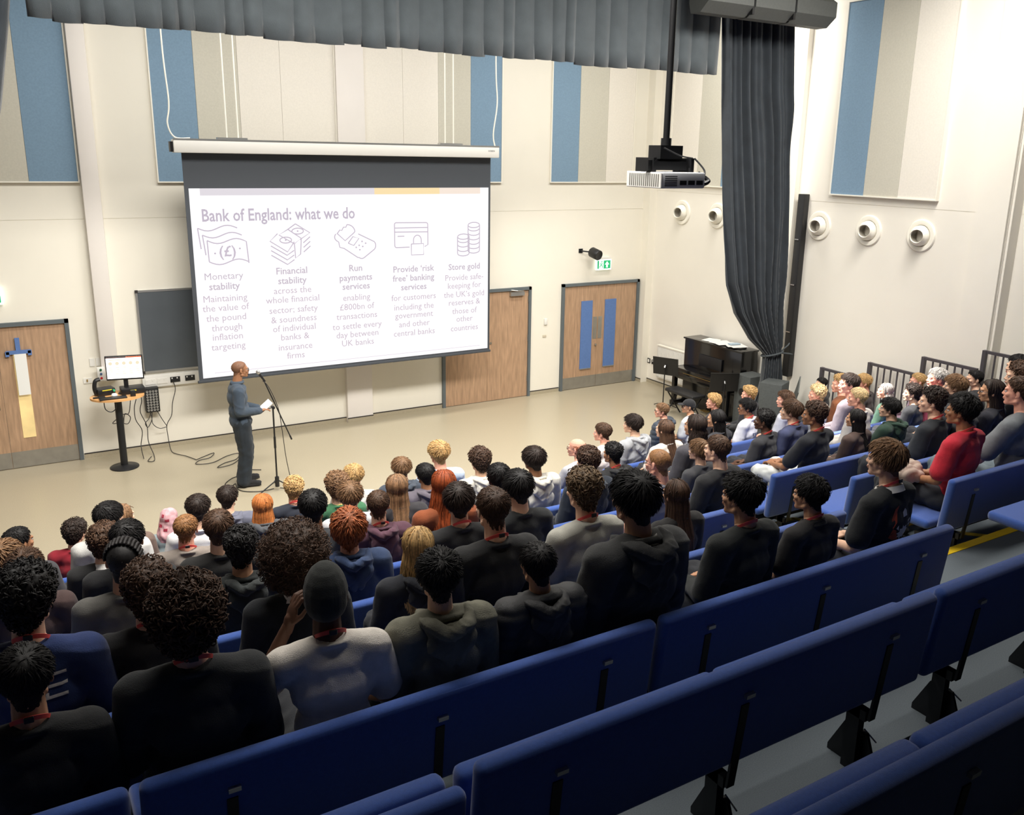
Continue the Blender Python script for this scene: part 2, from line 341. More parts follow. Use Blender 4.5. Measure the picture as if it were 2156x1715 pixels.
# ---- round nozzle vents on the side wall
def vent(y, label):
    t = empty('round_vent', (XW, y, 3.55), 0, label, 'vent', 'round jet vents')
    M = Matrix.Rotation(-PI / 2, 4, 'Y')
    m = MB(); m.lathe([(.155, 0), (.235, 0), (.235, .012), (.222, .028), (.175, .034), (.160, .026), (.150, .0)], 40, M); m.build('flange', trimm, t, True)
    a = Matrix.Translation((-.035, 0, 0)) @ Matrix.Rotation(math.radians(-90), 4, 'Y') @ Matrix.Rotation(math.radians(14), 4, 'X')
    pr = [(.150 * math.cos(x), .150 * math.sin(x) - .02) for x in [math.radians(k) for k in range(-10, 50, 6)]]
    m = MB(); m.lathe(pr + [(.098, .12), (.095, .125), (.088, .115), (.088, -.02)], 40, a); m.build('nozzle_ball', trimm, t, True)
    m = MB(); m.lathe([(.088, .1), (.085, -.05)], 32, a); m.lathe([(.0001, -.05), (.085, -.05)], 32, a); m.build('bore', mat('vent_dark', (160, 154, 142), .8), t, True)
for y, l in ((13.38, 'round white nozzle vent nearest the far corner'), (12.40, 'round white nozzle vent half hidden by the tied curtain'), (10.02, 'round white nozzle vent just right of the black column speaker'), (9.06, 'middle round nozzle vent of three under the striped side panel'), (8.15, 'round white nozzle vent nearest the camera on the side wall')): vent(y, l)
# ---- column speaker on the wall by the curtain
t = empty('column_speaker', (0, 0, 0), 0, 'long thin black column fixed upright on the side wall by the curtain', 'speaker')
m = MB(); m.rbox(XW - .13, XW - .01, 10.27, 10.41, .98, 4.04, .01, 2); m.build('column_body', blackm, t, True)
for z in (1.75, 2.55, 3.3): bx('clip', chrome, XW - .15, XW - .128, 10.30, 10.38, z, z + .015, t)
# ---- radiator and socket on the side wall
t = empty('radiator', (0, 0, 0), 0, 'white ribbed panel radiator on the side wall behind the piano', 'radiator')
bx('radiator_body', whitep, XW - .1, XW - .04, 12.1, 13.78, .2, .86, t, .008)
for k in range(41): bx('rib', whitep, XW - .108, XW - .1, 12.13 + k * .04, 12.148 + k * .04, .23, .83, t)
bx('top_grille', trimm, XW - .11, XW - .03, 12.09, 13.79, .86, .88, t)
t = empty('wall_socket', (0, 0, 0), 0, 'black socket plates low on the side wall near the corner', 'socket')
bx('socket_plate', blackm, XW - .012, XW, 14.10, 14.19, .41, .51, t); bx('socket_plate', blackm, XW - .012, XW, 13.90, 14.05, .41, .50, t)
bx('switch', whitep, XW - .016, XW - .012, 14.12, 14.17, .43, .49, t)
for k in (13.93, 14.0): bx('switch', whitep, XW - .016, XW - .012, k, k + .02, .465, .49, t)
# ================================================================ SEATING PLATFORM
TIER = lambda k: max(0.0, 1.62 - .27 * k)
YN = lambda k: 3.79 + .9 * k
plat = struct(empty('platform', (0, 0, 0)))
for k in range(-4, 6):
    y0 = YN(k - 1) if k > -4 else YB; y1 = YN(k)
    m = MB(); m.box(XL, XW + (0 if k > 3 else .2), y0, y1, 0, TIER(k)); m.build('tread', carpet, plat)
    bx('riser_panel', riser, XL, XW, y1, y1 + .004, max(0, TIER(k + 1)), TIER(k) - .03, plat)
    if k > -3 and y1 < 9:
        m = MB(); m.box(5.0, 7.25, y1 - .07, y1 + .008, TIER(k) - .02, TIER(k) + .004); m.build('nosing', yellow, plat)
        if k >= 0:
            zt = TIER(k) - .135
            m = MB(); poly = [(5.3, y1 + .006), (5.3, y1 + .3), (5.45, y1 + .36), (6.95, y1 + .36), (7.3, y1 + .006)]; m.prism(poly, TIER(k + 1), zt); m.build('half_step', carpet, plat)
            m = MB()
            for (a, c) in zip(poly[:-1], poly[1:]):
                a = Vector((*a, 0)); c = Vector((*c, 0)); d = (c - a).normalized(); n_ = Vector((d.y, -d.x, 0)) * .06
                if n_.dot(Vector((6.1, y1 + .1, 0)) - a) < 0: n_ = -n_
                m.prism([(p.x, p.y) for p in (a, c, c + n_ - d * .0, a + n_)], zt - .01, zt + .004)
            m.build('nosing', yellow, plat)
# ---- benches
def bench(x0, x1, k, label, drop=0., group=None):
    yb = {0: 2.92, -1: 2.12, -2: 1.23}.get(k, 2.92 + .9 * k) + .075; z = TIER(k)
    t = empty('tiered_bench', ((x0 + x1) / 2, yb, z), 0, label, 'bench', group or 'blue tip-up benches')
    L = (x1 - x0) / 2 - .008
    m = MB(); M = Matrix.Translation((0, .0, 0)) @ Matrix.Rotation(math.radians(6), 4, 'X')
    m.rbox(-L, L, -.035, .035, .40 - drop, .862 - drop, .03, 4, M); m.build('backrest', seatblue, t, True)
    n2 = max(1, round(2 * L / 1.0)) if k >= 0 else max(1, round(2 * L / 1.15)); w2 = 2 * L / n2
    for i in range(n2):
        m = MB()
        if k >= 0: m.rbox(-L + i * w2 + .006, -L + (i + 1) * w2 - .006, .06, .50, .375, .45, .03, 3)
        else: m.rbox(-L + i * w2 + .006, -L + (i + 1) * w2 - .006, .03, .115, .34, .735, .03, 3, Matrix.Rotation(math.radians(1), 4, 'X'))
        m.build('seat_pad', seatblue, t, True)
    bx('support_beam', blackmetal, -L + .03, L - .03, .1, .18, .27, .33, t)
    ss = [-L + .3, L - .3] if L < 1.0 else [-L + .3, 0., L - .3]
    for sx in ss:
        m = MB(); m.box(sx - .02, sx + .02, -.04, -.028, .30, .70 - drop, M); m.box(sx - .02, sx + .02, -.05, .16, .28, .33)
        br = m.build('back_bracket', blackmetal, t)
        m = MB(); m.box(sx - .015, sx + .03, -.052, -.036, .735 - drop, .752 - drop, M); m.build('bracket_cap', alum, br)
        m = MB(); m.box(sx - .02, sx + .02, -.02, .05, .0, .33); m.prism([(-.10, 0), (.16, 0), (.16, .03), (.08, .2), (-.04, .2), (-.10, .05)], sx + .02, sx + .035, Matrix(((0, 0, 1, 0), (1, 0, 0, 0), (0, 1, 0, 0), (0, 0, 0, 1))))
        lg = m.build('support_leg', blackmetal, t)
        m = MB()
        for yy, zz in ((-.03, .13), (.02, .16), (-.05, .06)): m.cyl((sx + .033, yy, zz), (sx + .045, yy, zz), .010, 8)
        m.cyl((sx + .04, -.08, .17), (sx + .04, -.01, .2), .004, 6)
        m.build('bolt', chrome, lg)
    return t
rown = {0: 'rearmost filled row', 1: 'second filled row from back', 2: 'third filled row from back', 3: 'fourth filled row from back', 4: 'fifth filled row from back', 5: 'sixth filled row from back', 6: 'floor-level row', -1: 'empty row behind the audience', -2: 'nearest empty row'}
sec = {0: ('far left', 'centre left', 'aisle end'), }
for k in range(-2, 7):
    rg = 4.83 if k < 1 else (5.0 if k < 3 else 5.75)
    if k == -1: edges = [-1.3, 1.11, 3.45, 5.8, 8.1]
    elif k == -2: edges = [-1.2, 1.1, 3.4, 5.7]
    elif k == 0: edges = [-2.07, .23, 2.53, 4.83]
    else: edges = [rg - 7.2, rg - 4.8, rg - 2.4, rg]
    for i in range(len(edges) - 1):
        pos = ['leftmost', 'middle', 'aisle-end', 'far right'][i] if k >= 0 else ['leftmost', 'second', 'third', 'rightmost'][i]
        bench(edges[i] + .008, edges[i + 1] - .008, k, 'blue bench, %s section left of the aisle, %s' % (pos, rown[k]) if k >= 0 else 'empty blue bench, %s section, %s' % (pos, rown[k]), .07 if (k == -1 and i == 0) else 0., 'benches of the %s' % rown[k])
    if k >= 0:
        e2 = [6.2, 7.9, 9.6, 11.35]
        for i in range(3):
            bench(e2[i], e2[i + 1] - .01, k, 'blue bench, %s section right of the aisle, %s' % (['aisle-end', 'middle', 'wall-end'][i], rown[k]), 0., 'benches of the %s' % rown[k])
for i, (a, c) in enumerate(((6.3, 8.9), (8.9, 11.35))): pass
# ---- side guard rails
for i in range(6):
    y1 = 9.563 - .9 * i; zt = 1.312 + .271 * i; y0 = y1 - .9; zl = max(TIER((y1 - .5 - 3.34) / .9 if 0 else round((y1 - .45 - 3.34) / .9)), 0)
    t = empty('guard_rail', (11.5, y1, zl), 0, ['dark steel guard rail panel on the side wall, %s' % s for s in ('lowest and furthest forward', 'second up from the front', 'third up from the front', 'fourth up, cut by the frame edge', 'fifth up, beyond the frame', 'sixth up, beyond the frame')][i], 'railing', 'stepped side guard rails')
    h = zt - zl; railm = mat('rail_grey', (72, 68, 72), .5)
    bx('post', railm, -.03, .03, -.05, 0, 0, h, t); bx('post', railm, -.03, .03, -.9 + .003, -.9 + .045, 0, h - .03, t)
    bx('top_rail', railm, -.02, .02, -.855, -.05, h - .04, h, t); bx('bottom_rail', railm, -.02, .02, -.855, -.05, .12, .15, t)
    for j in range(1, 7): bx('bar', railm, -.01, .01, -.05 - j * .115 - .018, -.05 - j * .115, .15, h - .04, t)

# ================================================================ PROJECTION SCREEN
YS = 13.6
scr = empty('projection_screen', (0, 0, 0), 0, 'large lowered projection screen showing a slide titled Bank of England: what we do', 'screen')
m = MB(); m.rbox(2.46, 7.65, YS - .09, YS + .09, 4.51, 4.69, .012, 2); m.build('screen_housing', whitep, scr, True)
bx('housing_top_edge', alum, 2.46, 7.65, YS - .092, YS - .06, 4.68, 4.705, scr)
bx('end_cap', blackm, 2.42, 2.46, YS - .06, YS + .05, 4.52, 4.66, scr)
m = MB(); poly = [(2.58, 4.51), (7.53, 4.51), (7.53, 1.19), (2.57, 1.19)]
bx('screen_fabric', screenblk, 2.57, 7.53, YS - .002, YS + .002, 1.2, 4.52, scr)
m = MB(); m.rbox(2.55, 7.55, YS - .02, YS + .02, 1.165, 1.205, .008, 2); m.build('bottom_bar', screenblk, scr, True)
glow = mat('projected_white', (60, 60, 62), .8, emit=1.0, ecol=(255, 253, 255))
bx('projected_image', glow, 2.63, 7.49, YS - .006, YS - .003, 1.235, 4.02, scr)
pm = lambda n, c: mat(n, (0, 0, 0), .9, emit=1.0, ecol=c, spec=0.)
yt = YS - .0075
for a, c, cc, n in ((2.78, 5.43, (228, 222, 228), 'bar_grey'), (5.43, 6.57, (253, 228, 178), 'bar_yellow'), (6.57, 7.33, (250, 234, 220), 'bar_peach')):
    bx('slide_bar', pm('slide_' + n, cc), a, c, yt, yt + .001, 3.92, 4.02, scr)
bx('slide_line', pm('slide_line', (225, 215, 225)), 2.8, 7.33, yt, yt + .001, 1.297, 1.305, scr)
RX = (PI / 2, 0, 0)
tm1 = pm('slide_title', (200, 190, 204)); tm2 = pm('slide_bold', (205, 194, 206)); tm3 = pm('slide_text', (210, 196, 208))
text_mesh('Bank of England: what we do', .25, tm1, scr, (3.935, yt, 3.63), RX, bold=.004, name='slide_title', width=2.31)
cols = [(3.03, [('Monetary', 2.75), ('stability', 2.60)], [('Maintaining', 2.42), ('the value of', 2.28), ('the pound', 2.13), ('through', 1.98), ('inflation', 1.84), ('targeting', 1.69)]),
 (4.05, [('Financial', 2.78), ('stability', 2.63)], [('across the', 2.48), ('whole financial', 2.34), ('sector; safety', 2.18), ('& soundness', 2.03), ('of individual', 1.89), ('banks &', 1.75), ('insurance', 1.59), ('firms', 1.45)]),
 (5.08, [('Run', 2.77), ('payments', 2.62), ('services', 2.48)], [('enabling', 2.3), ('\u00a3800bn of', 2.15), ('transactions', 2.0), ('to settle every', 1.84), ('day between', 1.7), ('UK banks', 1.56)]),
 (6.085, [('Provide \u2018risk', 2.71), ('free\u2019 banking', 2.56), ('services', 2.41)], [('for customers', 2.24), ('including the', 2.08), ('government', 1.94), ('and other', 1.79), ('central banks', 1.64)]),
 (7.03, [('Store gold', 2.7)], [('Provide safe-', 2.52), ('keeping for', 2.38), ('the UK\u2019s gold', 2.23), ('reserves &', 2.09), ('those of', 1.94), ('other', 1.8), ('countries', 1.64)])]
for x, hd, bd in cols:
    for s_, z in hd: text_mesh(s_, .145, tm2, scr, (x, yt, z), RX, bold=.0 if 'M' in s_ else .002, name='slide_heading')
    for s_, z in bd: text_mesh(s_, .142, tm3, scr, (x, yt, z), RX, bold=0, name='slide_text')
im = pm('slide_icon', (205, 194, 208))
def icon(lines, dots=(), r=.0095):
    m = MB()
    for l in lines: m.tube([(x, yt, z) for x, z in l], r, 6)
    for x, z in dots: m.cyl((x, yt - .003, z), (x, yt + .003, z), .014, 10)
    o = m.build('slide_icon', im, scr)
    for v in o.data.vertices: v.co.y = yt + (v.co.y - yt) * .15
    return o
def wav(x0, z0, x1, z1, a=.04, n=12): return [(x0 + (x1 - x0) * t / n, z0 + (z1 - z0) * t / n + a * math.sin(2 * PI * t / n + PI)) for t in range(n + 1)]
def arc(cx, cz, rx, rz, a0, a1, n=16): return [(cx + rx * math.cos(math.radians(a0 + (a1 - a0) * t / n)), cz + rz * math.sin(math.radians(a0 + (a1 - a0) * t / n))) for t in range(n + 1)]
icon([[(2.74, 3.16), (2.71, 3.46)] + wav(2.71, 3.46, 3.27, 3.45), [(2.80, 3.07), (2.77, 3.36)] + wav(2.77, 3.36, 3.33, 3.345), [(2.84, 2.97), (2.83, 3.28)] + wav(2.83, 3.28, 3.39, 3.25) + [(3.41, 2.93)] + wav(3.41, 2.95, 2.84, 2.97, -.04)], [(2.93, 3.09), (3.29, 3.15)])
text_mesh('(\u00a3)', .22, im, scr, (3.11, yt, 3.11), RX, bold=.003, name='slide_icon')
icon([[(4.14, 3.49), (4.36, 3.35), (4.2, 3.25)], [(4.14, 3.49), (4.02, 3.41)], [(3.86, 3.35), (3.74, 3.24), (4.0, 3.07), (4.11, 3.22)], [(4.02, 3.41), (3.88, 3.33), (4.11, 3.19), (4.22, 3.27), (4.02, 3.41)], [(4.11, 3.19), (4.12, 2.97), (4.2, 3.03), (4.22, 3.26)]] +
     [[(3.75, 3.17 - k * .07), (3.99, 3.0 - k * .07 + .02), (4.1, 3.07 - k * .07 + .02)] for k in range(3)] + [[(4.25, 3.2 - k * .07), (4.36, 3.29 - k * .07)] for k in range(3)] + [arc(3.98, 3.25, .09, .045, 0, 360), arc(4.17, 3.38, .09, .045, 0, 360)], [(3.98, 3.25), (4.17, 3.38)])
icon([[(4.80, 3.33), (4.84, 3.38), (4.87, 3.37), (4.9, 3.42), (4.94, 3.42), (4.96, 3.46)] + arc(4.96, 3.33, .13, .13, 85, 10, 6) + [(5.07, 3.33), (4.92, 3.21), (4.79, 3.33)],
      arc(4.93, 3.27, .18, .10, 150, 230, 6) + [(4.83, 3.11), (4.9, 3.09), (5.12, 2.94)] + arc(5.19, 2.99, .07, .07, 230, 300, 4) + [(5.38, 3.04)] + arc(5.36, 3.12, .07, .08, -50, 50, 6) + [(5.14, 3.31)],
      [(4.97, 3.17), (5.05, 3.27), (5.15, 3.24), (5.06, 3.13), (4.97, 3.17)]], [(5.2, 3.19), (5.26, 3.16), (5.15, 3.13), (5.21, 3.11), (5.1, 3.1), (5.16, 3.06)])
icon([[(6.02, 3.07), (5.8, 3.07)] + arc(5.79, 3.1, .03, .03, 270, 180, 4) + [(5.76, 3.44)] + arc(5.79, 3.44, .03, .03, 180, 90, 4) + [(6.32, 3.46)] + arc(6.32, 3.43, .03, .03, 90, 0, 4) + [(6.35, 3.1), (6.29, 3.07)], [(5.76, 3.385), (6.35, 3.38)], [(5.76, 3.32), (6.35, 3.31)], [(5.81, 3.25), (5.93, 3.25)],
      [(6.05, 3.12), (6.27, 3.12), (6.27, 2.94), (6.05, 2.94), (6.05, 3.12)], [(6.09, 3.13), (6.09, 3.18)] + arc(6.16, 3.18, .07, .08, 180, 0, 10) + [(6.23, 3.13)]])
cl = []
for cx, z0, n_ in ((7.01, 3.21, 4), (7.21, 3.40, 6)):
    cl.append(arc(cx, z0, .11, .045, 0, 360)); bot = z0 - n_ * .075 + .02
    cl += [[(cx - .11, z0), (cx - .11, bot)], [(cx + .11, z0), (cx + .11, bot)]]
    for k in range(1, n_ + 1): cl.append(arc(cx, z0 - .075 * k + .02, .11, .045, 180, 360, 8))
icon(cl)
text_mesh('SCREEN', .035, mat('print_grey', (120, 120, 120), .6), scr, (7.5, YS - .0915, 4.62), RX, name='housing_print')
t = empty('hanging_rods', (0, 0, 0), 0, 'pair of thin white rods holding up the left of the screen housing', 'rod', 'screen hanging rods')
def rods(t, xs, bxs):
    for x in xs: m = MB(); m.cyl((x, YS, 4.72), (x, YS, ZC), .012, 8); m.build('rod', trimm, t)
    bx('rod_bracket', alum, bxs[0], bxs[1], YS - .05, YS + .05, 4.70, 4.73, t)
rods(t, (3.21, 3.37), (3.07, 3.49))
t = empty('hanging_rods', (0, 0, 0), 0, 'pair of thin white rods holding up the right of the screen housing', 'rod', 'screen hanging rods')
rods(t, (6.68, 6.83), (6.57, 6.98))
o = MB().tube(curve_pts([(2.44, YS, ZC), (2.43, YS, 6.0), (2.46, YS, 5.2), (2.42, YS, 4.9), (2.5, YS, 4.72), (2.7, YS - .02, 4.71)]), .011, 6).build('hanging_cable', trimm, None, True); tag(o, 'white cable dropping to the left end of the screen housing', 'cable')
o = MB().tube(curve_pts([(7.61, YS, ZC), (7.62, YS, 6.0), (7.65, YS, 5.4), (7.58, YS, 4.9), (7.62, YS, 4.68)]), .011, 6).build('hanging_cable', trimm, None, True); tag(o, 'white cable dropping to the right end of the screen housing', 'cable')

# ================================================================ PROJECTOR
pj = empty('ceiling_projector', (5.04, 6.05, 4.38), 0, 'white projector hanging on a black pole from the ceiling', 'projector')
m = MB(); m.rbox(-.22, .25, -.24, .22, -.045, .085, .015, 2); m.build('projector_body', mat('projector_grey', (176, 178, 182), .4), pj, True)
m = MB(); m.rbox(-.235, -.218, -.24, .22, -.045, .085, .006, 1); fg = m.build('side_grille', whitep, pj)
for k in range(15): bx('grille_slot', mat('slot_grey', (120, 118, 112), .6), -.2385, -.234, -.215 + k * .027, -.203 + k * .027, -.03, .07, fg)
for k in range(6): bx('vent_slot', blackm, -.19, -.06, -.2425, -.239, -.025 + k * .015, -.018 + k * .015, pj)
for k, (a, c) in enumerate(((-.03, .04), (.06, .13), (.15, .22))): bx('port', blackm, a, c, -.245, -.239, -.015, .02, pj)
m = MB(); m.box(-.16, .16, -.1, .1, .10, .17); m.box(-.2, .2, -.05, .05, .17, .19); m.box(-.22, -.19, -.12, .12, .08, .2); m.box(.19, .22, -.12, .12, .08, .2); m.box(-.12, .12, -.08, .08, .19, .3); m.box(-.26, -.16, -.1, -.04, .1, .18)
for x, y in ((-.2, -.1), (.2, -.1), (-.2, .1), (.2, .1)): m.cyl((x, y, .06), (x, y, .12), .02, 8)
m.build('ceiling_mount', blackm, pj)
m = MB(); m.cyl((0, 0, .28), (0, 0, ZC - 4.38), .028, 16); m.cyl((0, 0, .28), (0, 0, .36), .045, 16); m.build('pole', blackm, pj, True)
m = MB(); m.tube(curve_pts([(.22, -.12, .2), (.27, -.2, .1), (.22, -.23, .03), (.2, -.21, 0)]), .008, 6); m.tube(curve_pts([(.24, -.15, .08), (.30, -.22, .02), (.25, -.22, -.01)]), .02, 6); m.tube(curve_pts([(-.1, -.1, .28), (.05, -.13, .22), (.2, -.12, .2)]), .007, 6); m.build('cable', blackm, pj, True)

# ================================================================ CURTAINS
YC = 10.3; q = (YC / 10.75)
def cloth(name, m, L, R, nz, nu, fold, parent=None, thick=.006, lab=None, y0=YC):
    """L,R: lists of (x,z) from top to bottom; fold(u,v) -> y offset"""
    def interp(P, t):
        n = len(P) - 1; f_ = t * n; i = min(int(f_), n - 1); f_ -= i; return [P[i][j] + (P[i + 1][j] - P[i][j]) * f_ for j in (0, 1)]
    vs = []; fs = []
    for j in range(nz + 1):
        t = j / nz; a = interp(L, t); c = interp(R, t)
        for i in range(nu + 1):
            u = i / nu; vs.append((a[0] + (c[0] - a[0]) * u, y0 + fold(u, t), a[1] + (c[1] - a[1]) * u))
    for j in range(nz):
        for i in range(nu):
            k = j * (nu + 1) + i; fs.append((k, k + 1, k + nu + 2, k + nu + 1))
    me = bpy.data.meshes.new(name); me.from_pydata(vs, [], fs); me.materials.append(m); me.polygons.foreach_set('use_smooth', [True] * len(fs))
    o = link(name, me, parent); md = o.modifiers.new('s', 'SOLIDIFY'); md.thickness = thick
    if lab: tag(o, *lab)
    return o
# valance with box pleats
xs0, xs1 = .69 * q, 9.84 * q; pw = []; x = 0
r_ = random.Random(3); edges = [0.]
while edges[-1] < xs1 - xs0: edges.append(edges[-1] + r_.uniform(.15, .34))
edges[-1] = xs1 - xs0
zb = 4.593 + (5.80 - 4.593) * q
vs = []; fs = []
cols_ = []
for i in range(len(edges) - 1):
    a, c = edges[i], edges[i + 1]; wd = c - a; zj = zb + r_.uniform(-.015, .015); am = r_.uniform(.035, .07); ph = r_.uniform(.3, .7)
    n_ = 10
    for s_ in range(n_ + 1):
        u = s_ / n_
        bul = am * math.sin(PI * min(1, u / (ph * 2)) if u < ph else PI * (.5 + .5 * (u - ph) / (1 - ph)))
        cols_.append((xs0 + a + wd * u + (.02 if u == 1 else 0), bul, zj - .012 * math.sin(PI * u)))
nz = 10
for j in range(nz + 1):
    t = j / nz
    for (x, y, z) in cols_: vs.append((x + .008 * math.sin(6 * t + x * 9) * t, YC - y * (.45 + .55 * t) + .01 * math.sin(5 * x + 3 * t), 7.9 + (z - 7.9) * t))
n_ = len(cols_)
for j in range(nz):
    for i in range(n_ - 1): k = j * n_ + i; fs.append((k, k + 1, k + n_ + 1, k + n_))
me = bpy.data.meshes.new('valance'); me.from_pydata(vs, [], fs); me.materials.append(bluegrey); me.polygons.foreach_set('use_smooth', [True] * len(fs)); me.set_sharp_from_angle(angle=math.radians(50))
o = link('stage_valance', me); o.modifiers.new('s', 'SOLIDIFY').thickness = .008; tag(o, 'long grey-blue pleated valance hanging across the top of the stage opening', 'curtain')
Lc = [(9.87, 6.6), (10.03, 5.6), (10.13, 4.9), (10.22, 4.09), (10.3, 3.34), (10.41, 2.56), (10.6, 2.07), (11.0, 1.59), (11.40, 1.30), (11.40, .83), (11.30, .38), (11.27, .02)]
Rc = [(11.39, 6.59), (11.49, 5.59), (11.55, 4.9), (11.62, 4.09), (11.68, 3.3), (11.73, 2.56), (11.77, 2.1), (11.80, 1.64), (11.82, 1.26), (11.88, .8), (11.93, .36), (11.94, .02)]
Lc = [(x * q, 4.593 + (z - 4.593) * q) for x, z in Lc]; Rc = [(x * q, 4.593 + (z - 4.593) * q) for x, z in Rc]
Lc[-1] = (Lc[-1][0], .03); Rc[-1] = (Rc[-1][0], .03); Lc[0] = (9.4, 7.4); Rc[0] = (10.88, 7.4)
def fold(u, t):
    g_ = 1.0 if t < .7 else .75
    w_ = u + .05 * math.sin(7 * t + 3 * u)
    return g_ * (.055 * math.sin(2 * PI * 7 * w_) + .025 * math.sin(2 * PI * 17 * w_ + 2)) + .01 * math.sin(40 * u * t)
sc_ = empty('stage_curtain', (0, 0, 0), 0, 'tall dark curtain at the right of the stage, tied back to the side wall', 'curtain')
cloth('curtain_cloth', darkcurt, Lc, Rc, 90, 150, fold, sc_)
zt = 4.593 + (1.29 - 4.593) * q
m = MB(); m.tube([(11.13 + .235 * math.cos(a) , YC + .09 * math.sin(a), zt + .02 * math.cos(a)) for a in [2 * PI * k / 20 for k in range(21)]], .016, 8); m.tube([(11.34, YC, zt + .02), (11.5, YC, zt + .11), (XW - .1, YC, zt + .17)], .012, 6); m.tube([(11.3, YC - .05, zt - .0), (11.45, YC - .08, zt - .02), (11.52, YC - .08, zt - .04)], .014, 6)
m.build('tie_back', mat('tie_grey', (70, 76, 80), .8), sc_, True)
o = cloth('stage_curtain', darkcurt, [(-.9, 7.4), (-.9, .02)], [(.66, 7.4), (.12, .02)], 30, 80, lambda u, t: .05 * math.sin(2 * PI * 8 * u + t), None, y0=10.05); 
for v in o.data.vertices:
    t = (7.4 - v.co.z) / 7.38; edge = float(np.interp(-v.co.z, [-7.4, -5.86, -4.88, -4.2, -3, 0], [.62, .51, .32, .12, -.25, -.35]))
    u = (v.co.x + .9) / ((.66 - .54 * t) + .9); v.co.x = -1.2 + u * (edge + 1.2)
tag(o, 'edge of a dark curtain at the far left top of the view', 'curtain')
# ================================================================ SPEAKER BAR
t = empty('hanging_speaker_bar', (0, 0, 0), 0, 'long dark grey three-part box hanging from the ceiling before the right curtain', 'speaker')
gm_ = mat('bar_grey', (84, 86, 84), .7, nscale=30, namt=.06)
ye = 9.8
for a, c in ((8.6, 9.42), (9.46, 10.22), (10.26, 11.08)):
    m = MB(); pr = [(ye - .19, 6.60), (ye - .03, 6.47), (ye + .16, 6.47), (ye + .2, 6.6), (ye + .2, 6.80), (ye + .1, 6.86), (ye - .1, 6.86), (ye - .19, 6.80)]
    m.prism(pr, a, c, Matrix(((0, 0, 1, 0), (1, 0, 0, 0), (0, 1, 0, 0), (0, 0, 0, 1)))); m.build('speaker_section', gm_, t)
for a in (9.42, 10.22): bx('strap', blackm, a, a + .04, ye - .17, ye + .17, 6.50, 6.84, t)
m = MB()
for a in (8.8, 9.9, 10.9): m.cyl((a, ye, 6.85), (a, ye, ZC), .02, 8)
m.build('hanger', blackm, t)

# ================================================================ PODIUM TABLE AND ITS THINGS
px, py, pz = 1.445, 13.70, 1.10
t = empty('lectern_table', (px, py, 0), 0, 'small oval standing table with black column and round base left of the speaker', 'table')
m = MB(); m.prism([(.36 * math.cos(a), .29 * math.sin(a)) for a in [2 * PI * k / 48 for k in range(48)]], pz - .028, pz); m.build('tabletop', mat('beech_top', (222, 168, 110), .4, nscale=6, namt=.08, stretch=(1, 6, 1)), t)
m = MB(); m.lathe([(0, 0), (.2, 0), (.2, .012), (.19, .02), (.06, .04), (.05, .045), (0, .045)], 40); m.build('base', blackmetal, t, True)
m = MB(); m.cyl((0, 0, .03), (0, 0, pz - .028), .05, 24); m.build('column', blackmetal, t, True)
m = MB(); m.tube(curve_pts([(-.2, -.18, pz - .03), (-.19, -.18, pz - .14), (-.12, -.18, pz - .19), (-.05, -.18, pz - .14), (-.04, -.18, pz - .03)]), .007, 6); m.build('hook', blackm, t, True)
mo = empty('monitor', (1.585, 13.78, pz), math.radians(-12), 'black computer monitor on the oval table showing the same slide', 'monitor')
m = MB(); m.rbox(-.25, .25, -.015, .015, .2, .56, .006, 2); m.build('monitor_case', blackm, mo)
lit = mat('monitor_glow', (255, 253, 250), .4, emit=1.0)
sp = bx('display', lit, -.235, .235, -.018, -.014, .225, .545, mo)
bx('title_bar', pm('mon_dark', (70, 40, 40)), -.235, .03, -.02, -.018, .53, .545, sp); bx('title_bar', pm('mon_orange', (250, 120, 70)), .03, .235, -.02, -.018, .53, .545, sp)
m = MB()
for k in range(5): m.cyl((-.18 + k * .09, -.0195, .45), (-.18 + k * .09, -.018, .45), .026, 14)
for k in range(5):
    for j in range(4): m.box(-.205 + k * .09, -.155 + k * .09, -.0195, -.018, .385 - j * .03, .393 - j * .03)
m.box(-.2, -.02, -.0195, -.018, .495, .505); m.build('slide_graphic', pm('mon_cream', (250, 236, 205)), sp)
m = MB(); m.box(-.03, .03, 0, .03, .02, .3); m.lathe([(0, 0), (.12, 0), (.11, .012), (0, .016)], 24); m.build('stand', blackm, mo)
o = bx('keyboard', blackm, 1.19, 1.55, 13.47, 13.60, pz, pz + .018, None, .004); tag(o, 'black keyboard at the front of the oval table', 'keyboard')
ph = empty('desk_phone', (1.28, 13.82, pz), .2, 'black desk phone with a tall handset at the left of the table', 'phone')
m = MB(); m.rbox(-.10, .14, -.09, .09, 0, .10, .01, 2, Matrix.Rotation(.0, 4, 'X')); m.build('phone_body', blackm, ph, True)
m = MB(); m.tube(curve_pts([(-.1, -.02, .02), (-.12, -.02, .12), (-.10, -.02, .22), (-.04, -.02, .24)]), .03, 8); m.build('handset', blackm, ph, True)
bx('yellow_label', mat('yellow_tape', (232, 215, 60), .5), -.04, .09, -.093, -.09, .075, .088, ph); 
m = MB(); m.cyl((.11, -.1, .08), (.12, -.1, .05), .014, 8); m.build('green_tag', mat('green_tag', (60, 190, 140), .4), ph)
o = MB().rbox(1.50, 1.82, 13.66, 13.88, pz, pz + .09, .01, 2).build('docking_box', blackm, None, True); tag(o, 'black equipment box under the right of the monitor', 'device')
o = bx('yellow_sticker', mat('yellow_tape', (232, 215, 60), .5), 1.62, 1.70, 13.655, 13.66, pz + .05, pz + .065, o)
o = MB().rbox(1.60, 1.67, 13.52, 13.56, pz, pz + .09, .008, 2).build('phone_cradle', blackm, None, True); tag(o, 'small upright black holder at the front right of the table', 'holder')
